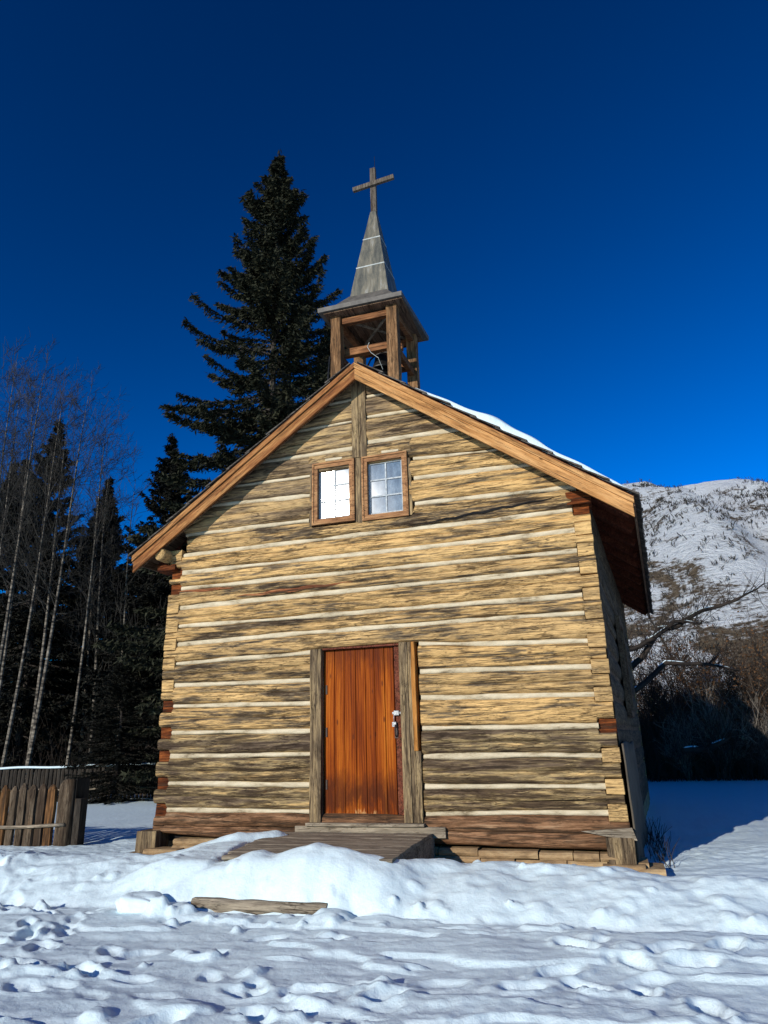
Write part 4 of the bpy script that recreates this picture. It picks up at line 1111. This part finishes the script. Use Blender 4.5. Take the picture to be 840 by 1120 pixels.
place=[(sh4,4.9,18.5,1.1,'dark shrub nearest the church eave, at the left end of the thicket'),
 (sh1,5.9,19.6,1.15,'brown-leaved shrub next to the one by the eave'),
 (sh3,6.4,17.6,.95,'clump of pale upright stems in the middle of the thicket'),
 (sh2,7.3,19.4,1.2,'tall tangled shrub behind the pale stems'),
 (sh1,8.3,18.4,1.1,'brown-leaved shrub near the right edge of the picture'),
 (sh3,7.6,17.4,.8,'second smaller clump of pale stems, right of the first'),
 (sh4,9.4,19.2,1.2,'dark spreading shrub cut by the right frame edge'),
 (sh2,5.4,22.5,1.0,'shrub in the second row beside the church eave'),
 (sh1,7.9,23,1.05,'brown shrub in the second row, before the snowy hill'),
 (sh2,10.2,23.5,1.1,'large shrub in the second row at the right frame edge'),
 (sh4,6.6,25,1.0,'dark shrub in the third row below the hillside'),
 (sh4,9.2,26,1.05,'dark shrub in the third row, right of its neighbour'),
 (sh3,5.3,17.3,.7,'low pale stems at the edge of the blue shaded snow by the wall'),
 (sh1,4.6,23,1.0,'shrub half hidden behind the church eave'),
 (sh2,11.5,20,1.1,'shrub just outside the right edge of the thicket')]
for ms,x,y,sc,lab in place: place_tree('shrub',ms,x,y,sc,RT.uniform(0,6),lab,'shrub',GR,names=('stems','leaves'))
br1=bare_meshes(9.5,.12,61,1.1,3,22,.2,.45,'twig','twig_dark',.9)
place_tree('bare_tree',br1,10.6,20.2,.82,1.2,'dark crooked bare tree at the right frame edge below the hill','tree',None,(.0,-.25),('branches','trunk'))
place_tree('bare_tree',br1,7.2,27,1.0,3.2,'thin dark bare tree against the snowy hillside, mid thicket','tree',None,(0,.1),('branches','trunk'))
# leaning limbs with snow along them
def limb(pts,rad,label,nm='leaning_branch'):
    e=empty(nm,pts[0],label,'branch')
    P=[Vector(p)-Vector(pts[0]) for p in pts]
    # refine
    Q=[];R=[]
    for i in range(len(P)-1):
        for k in range(4):
            t=k/4; Q.append(P[i].lerp(P[i+1],t)+Vector((0,0,.03*math.sin(i*4+k)))); R.append(rad[i]*(1-t)+rad[i+1]*t)
    Q.append(P[-1]);R.append(rad[-1])
    tw=MB(); rr=random.Random(len(label))
    for q in Q[2:]:
        for _ in range(5):
            d_=Vector((rr.uniform(-.4,1),rr.uniform(-.6,.6),rr.uniform(-.5,1))).normalized(); p_=[q]; 
            for k in range(4): d_=(d_+Vector((rr.uniform(-.4,.4),rr.uniform(-.4,.4),rr.uniform(-.2,.4)))*.7).normalized(); p_.append(p_[-1]+d_*rr.uniform(.12,.34))
            tw.tube(p_,[.014,.011,.009,.006,.004],3,False)
    tw.build('twigs',M['twig_dark'],e)
    MB().tube(Q,R,8).build('limb',M['twig_dark'],e,True)
    S=[q+Vector((0,0,r*.6)) for q,r in zip(Q,R)]
    MB().tube(S,[r*.6*(1 if 0<i<len(R)-1 else .3)*(1 if math.sin(i*.9)>-.1 else .15) for i,r in enumerate(R)],8).build('snow_layer',M['snow'],e,True)
    return e
limb([(3.0,16.3,2.6),(4.3,16.5,3.6),(5.0,16.6,4.5),(5.6,16.7,4.6),(6.5,16.8,5.1),(7.6,17,5.35),(8.6,17.2,5.9)],[.11,.10,.09,.08,.07,.05,.02],'long leaning limb with snow on top, reaching up right from the church eave')
limb([(3.0,16.0,3.6),(4.1,16.2,3.9),(4.8,16.3,4.2),(5.5,16.5,4.75),(6.3,16.6,4.6)],[.08,.08,.075,.06,.03],'shorter snow-topped limb crossing below the long one')
limb([(3.2,15.6,1.9),(4.2,15.8,2.7),(5.0,16.0,3.3),(6.0,16.3,3.3),(7.2,16.5,3.0)],[.1,.09,.08,.06,.03],'dark arching limb lower in the thicket, near the wall')
limb([(5.1,16.4,.55),(5.7,16.4,.62),(6.2,16.4,.72),(6.6,16.4,1.0)],[.10,.10,.09,.05],'fallen log with white snow on it at the foot of the thicket','fallen_log')
# dense low brush nobody could count
def brush(name,label,n,xr,yr,hr,seed,mat,r=.008):
    rs=np.random.RandomState(seed);V=[];F=[];k=0
    B=[]
    x=rs.uniform(*xr,n);y=rs.uniform(*yr,n);h=rs.uniform(*hr,n)
    for i in range(n):
        b=np.array([x[i],y[i],-.5]);d=rs.normal(0,.33,3);d[2]=1;d/=np.linalg.norm(d)
        p=[b]
        for q in range(4): d=d+rs.normal(0,.2,3);d/=np.linalg.norm(d);p.append(p[-1]+d*h[i]/4)
        rr=r*rs.uniform(.7,1.8)
        s=np.array([1,0,0])*rr; s2=np.array([-.4,.9,0])*rr
        for j,pp in enumerate(p):
            f=1-j*.2; V+=[pp+s*f,pp+s2*f,pp-(s+s2)*f*.7]
        for j in range(4):
            for a in range(3): F.append((k+j*3+a,k+j*3+(a+1)%3,k+j*3+3+(a+1)%3,k+j*3+3+a))
        k+=15
    o=mesh_obj(name,np.array(V),np.array(F),M[mat]); return tag(o,label,'brush',kind='stuff')
brush('thicket_brush','tangled dark undergrowth filling the thicket right of the church',14000,(-3,14),(16.6,27),(1.0,4.2),5,'twig_dark',.010)
brush('thicket_brush','finer lit twigs rising out of the right-hand thicket',3600,(-2,14),(16.8,26),(1.5,4.4),6,'twig',.008)
brush('wood_brush','dark undergrowth between the spruces left of the church',5000,(-32,-8),(13,27),(1.0,3.2),7,'twig_dark',.012)
# brush scattered on the hillside
rs=np.random.RandomState(3); n=11000; x=rs.uniform(-10,95,n); t=rs.uniform(0,1,n)**1.0; y=55+98*t
keep=fbm(x*.07,y*.05,44,4)+.30*rs.uniform(-1,1,n)>.05; x=x[keep];y=y[keep]; z=hillh(x,y)
Cs=[];Ds=[];Ls=[];Ws=[]
for q in range(6):
    m=len(x); D=rs.normal(0,.5,(m,3)); D[:,2]=1; D/=np.linalg.norm(D,axis=1,keepdims=True); L=rs.uniform(.3,.95,m)
    Cs.append(np.stack([x,y,z],1)+D*L[:,None]*.4+rs.normal(0,.15,(m,3)));Ds.append(D);Ls.append(L);Ws.append(rs.uniform(.06,.16,m))
Cs=np.concatenate(Cs);Ds=np.concatenate(Ds)
V,F=diamonds(Cs,Ds,rs.normal(0,1,Cs.shape),np.concatenate(Ls),np.concatenate(Ws))
o=mesh_obj('hill_brush',V,F,M['twig']); tag(o,'sparse brown brush dotting the snowy hillside','brush',kind='stuff')
# grass / weeds by the right wall
mb=MB(); rs=np.random.RandomState(8)
for i in range(70):
    x=3.42+rs.uniform(-.10,.16);y=.9+rs.uniform(-.5,2.4); p=[(x,y,-.4)];d=np.array([rs.normal(0,.3),rs.normal(0,.3),1.])
    for q in range(4): d=d+rs.normal(0,.3,3)*.6; p.append(tuple(np.array(p[-1])+d/np.linalg.norm(d)*.09))
    mb.tube(p,[.006,.005,.004,.003,.002],3,False)
o=mb.build('dry_weeds',M['twig_dark']); tag(o,'dark dry weeds poking through shaded snow along the right wall','weeds',kind='stuff')

# ------------------------------------------------------------------ light, sky, camera
AZ,EL=math.radians(21.9),math.radians(18.2)
sd=Vector((-math.sin(AZ)*math.cos(EL),-math.cos(AZ)*math.cos(EL),math.sin(EL)))
L=bpy.data.lights.new('sun','SUN'); L.energy=4.1; L.angle=math.radians(.5); L.color=(1,.95,.86)
so=bpy.data.objects.new('sun',L); col.objects.link(so); so.rotation_euler=(-sd).to_track_quat('-Z','Y').to_euler(); so.location=(-10,-20,20)
w=bpy.data.worlds.new('World'); scene.world=w; w.use_nodes=True; nt=w.node_tree
bg=nt.nodes['Background']; sky=nt.nodes.new('ShaderNodeTexSky'); sky.sky_type='NISHITA'; sky.sun_disc=False
sky.sun_elevation=EL; sky.sun_rotation=math.atan2(sd.x,sd.y); sky.altitude=1500; sky.air_density=1.0; sky.dust_density=.1; sky.ozone_density=5
def vmath(op,a,v):
    n=nt.nodes.new('ShaderNodeVectorMath'); n.operation=op; nt.links.new(a,n.inputs[0]); n.inputs[1].default_value=v; return n.outputs[0]
pre=vmath('MULTIPLY',sky.outputs[0],(.07,.07,.07))
gm=nt.nodes.new('ShaderNodeGamma'); gm.inputs[1].default_value=1.7
hs=nt.nodes.new('ShaderNodeHueSaturation'); hs.inputs['Saturation'].default_value=1.35
nt.links.new(pre,gm.inputs[0]); nt.links.new(gm.outputs[0],hs.inputs['Color'])
post=vmath('MULTIPLY',hs.outputs[0],(30,47,45)); post=vmath('MINIMUM',post,(7,8,9))
nt.links.new(post,bg.inputs[0])
bg.inputs[1].default_value=.1
cam=bpy.data.cameras.new('camera'); cam.sensor_fit='VERTICAL'; cam.sensor_height=36; cam.lens=758/1120*36; cam.clip_end=2000; cam.clip_start=.05
co=bpy.data.objects.new('camera',cam); col.objects.link(co); scene.camera=co
r=Vector((0.95319699,0.30114778,-0.02693668)); d=Vector((-0.11905036,0.29193484,-0.949)); f=Vector((-0.27792549,0.90779076,0.31412315))
m=Matrix(((r.x,-d.x,-f.x,3.08998),(r.y,-d.y,-f.y,-8.970598),(r.z,-d.z,-f.z,1.124892),(0,0,0,1)))
co.matrix_world=m
scene.view_settings.view_transform='Standard'; scene.view_settings.look='None'; scene.view_settings.exposure=.06; scene.view_settings.gamma=1
scene.render.engine='CYCLES'
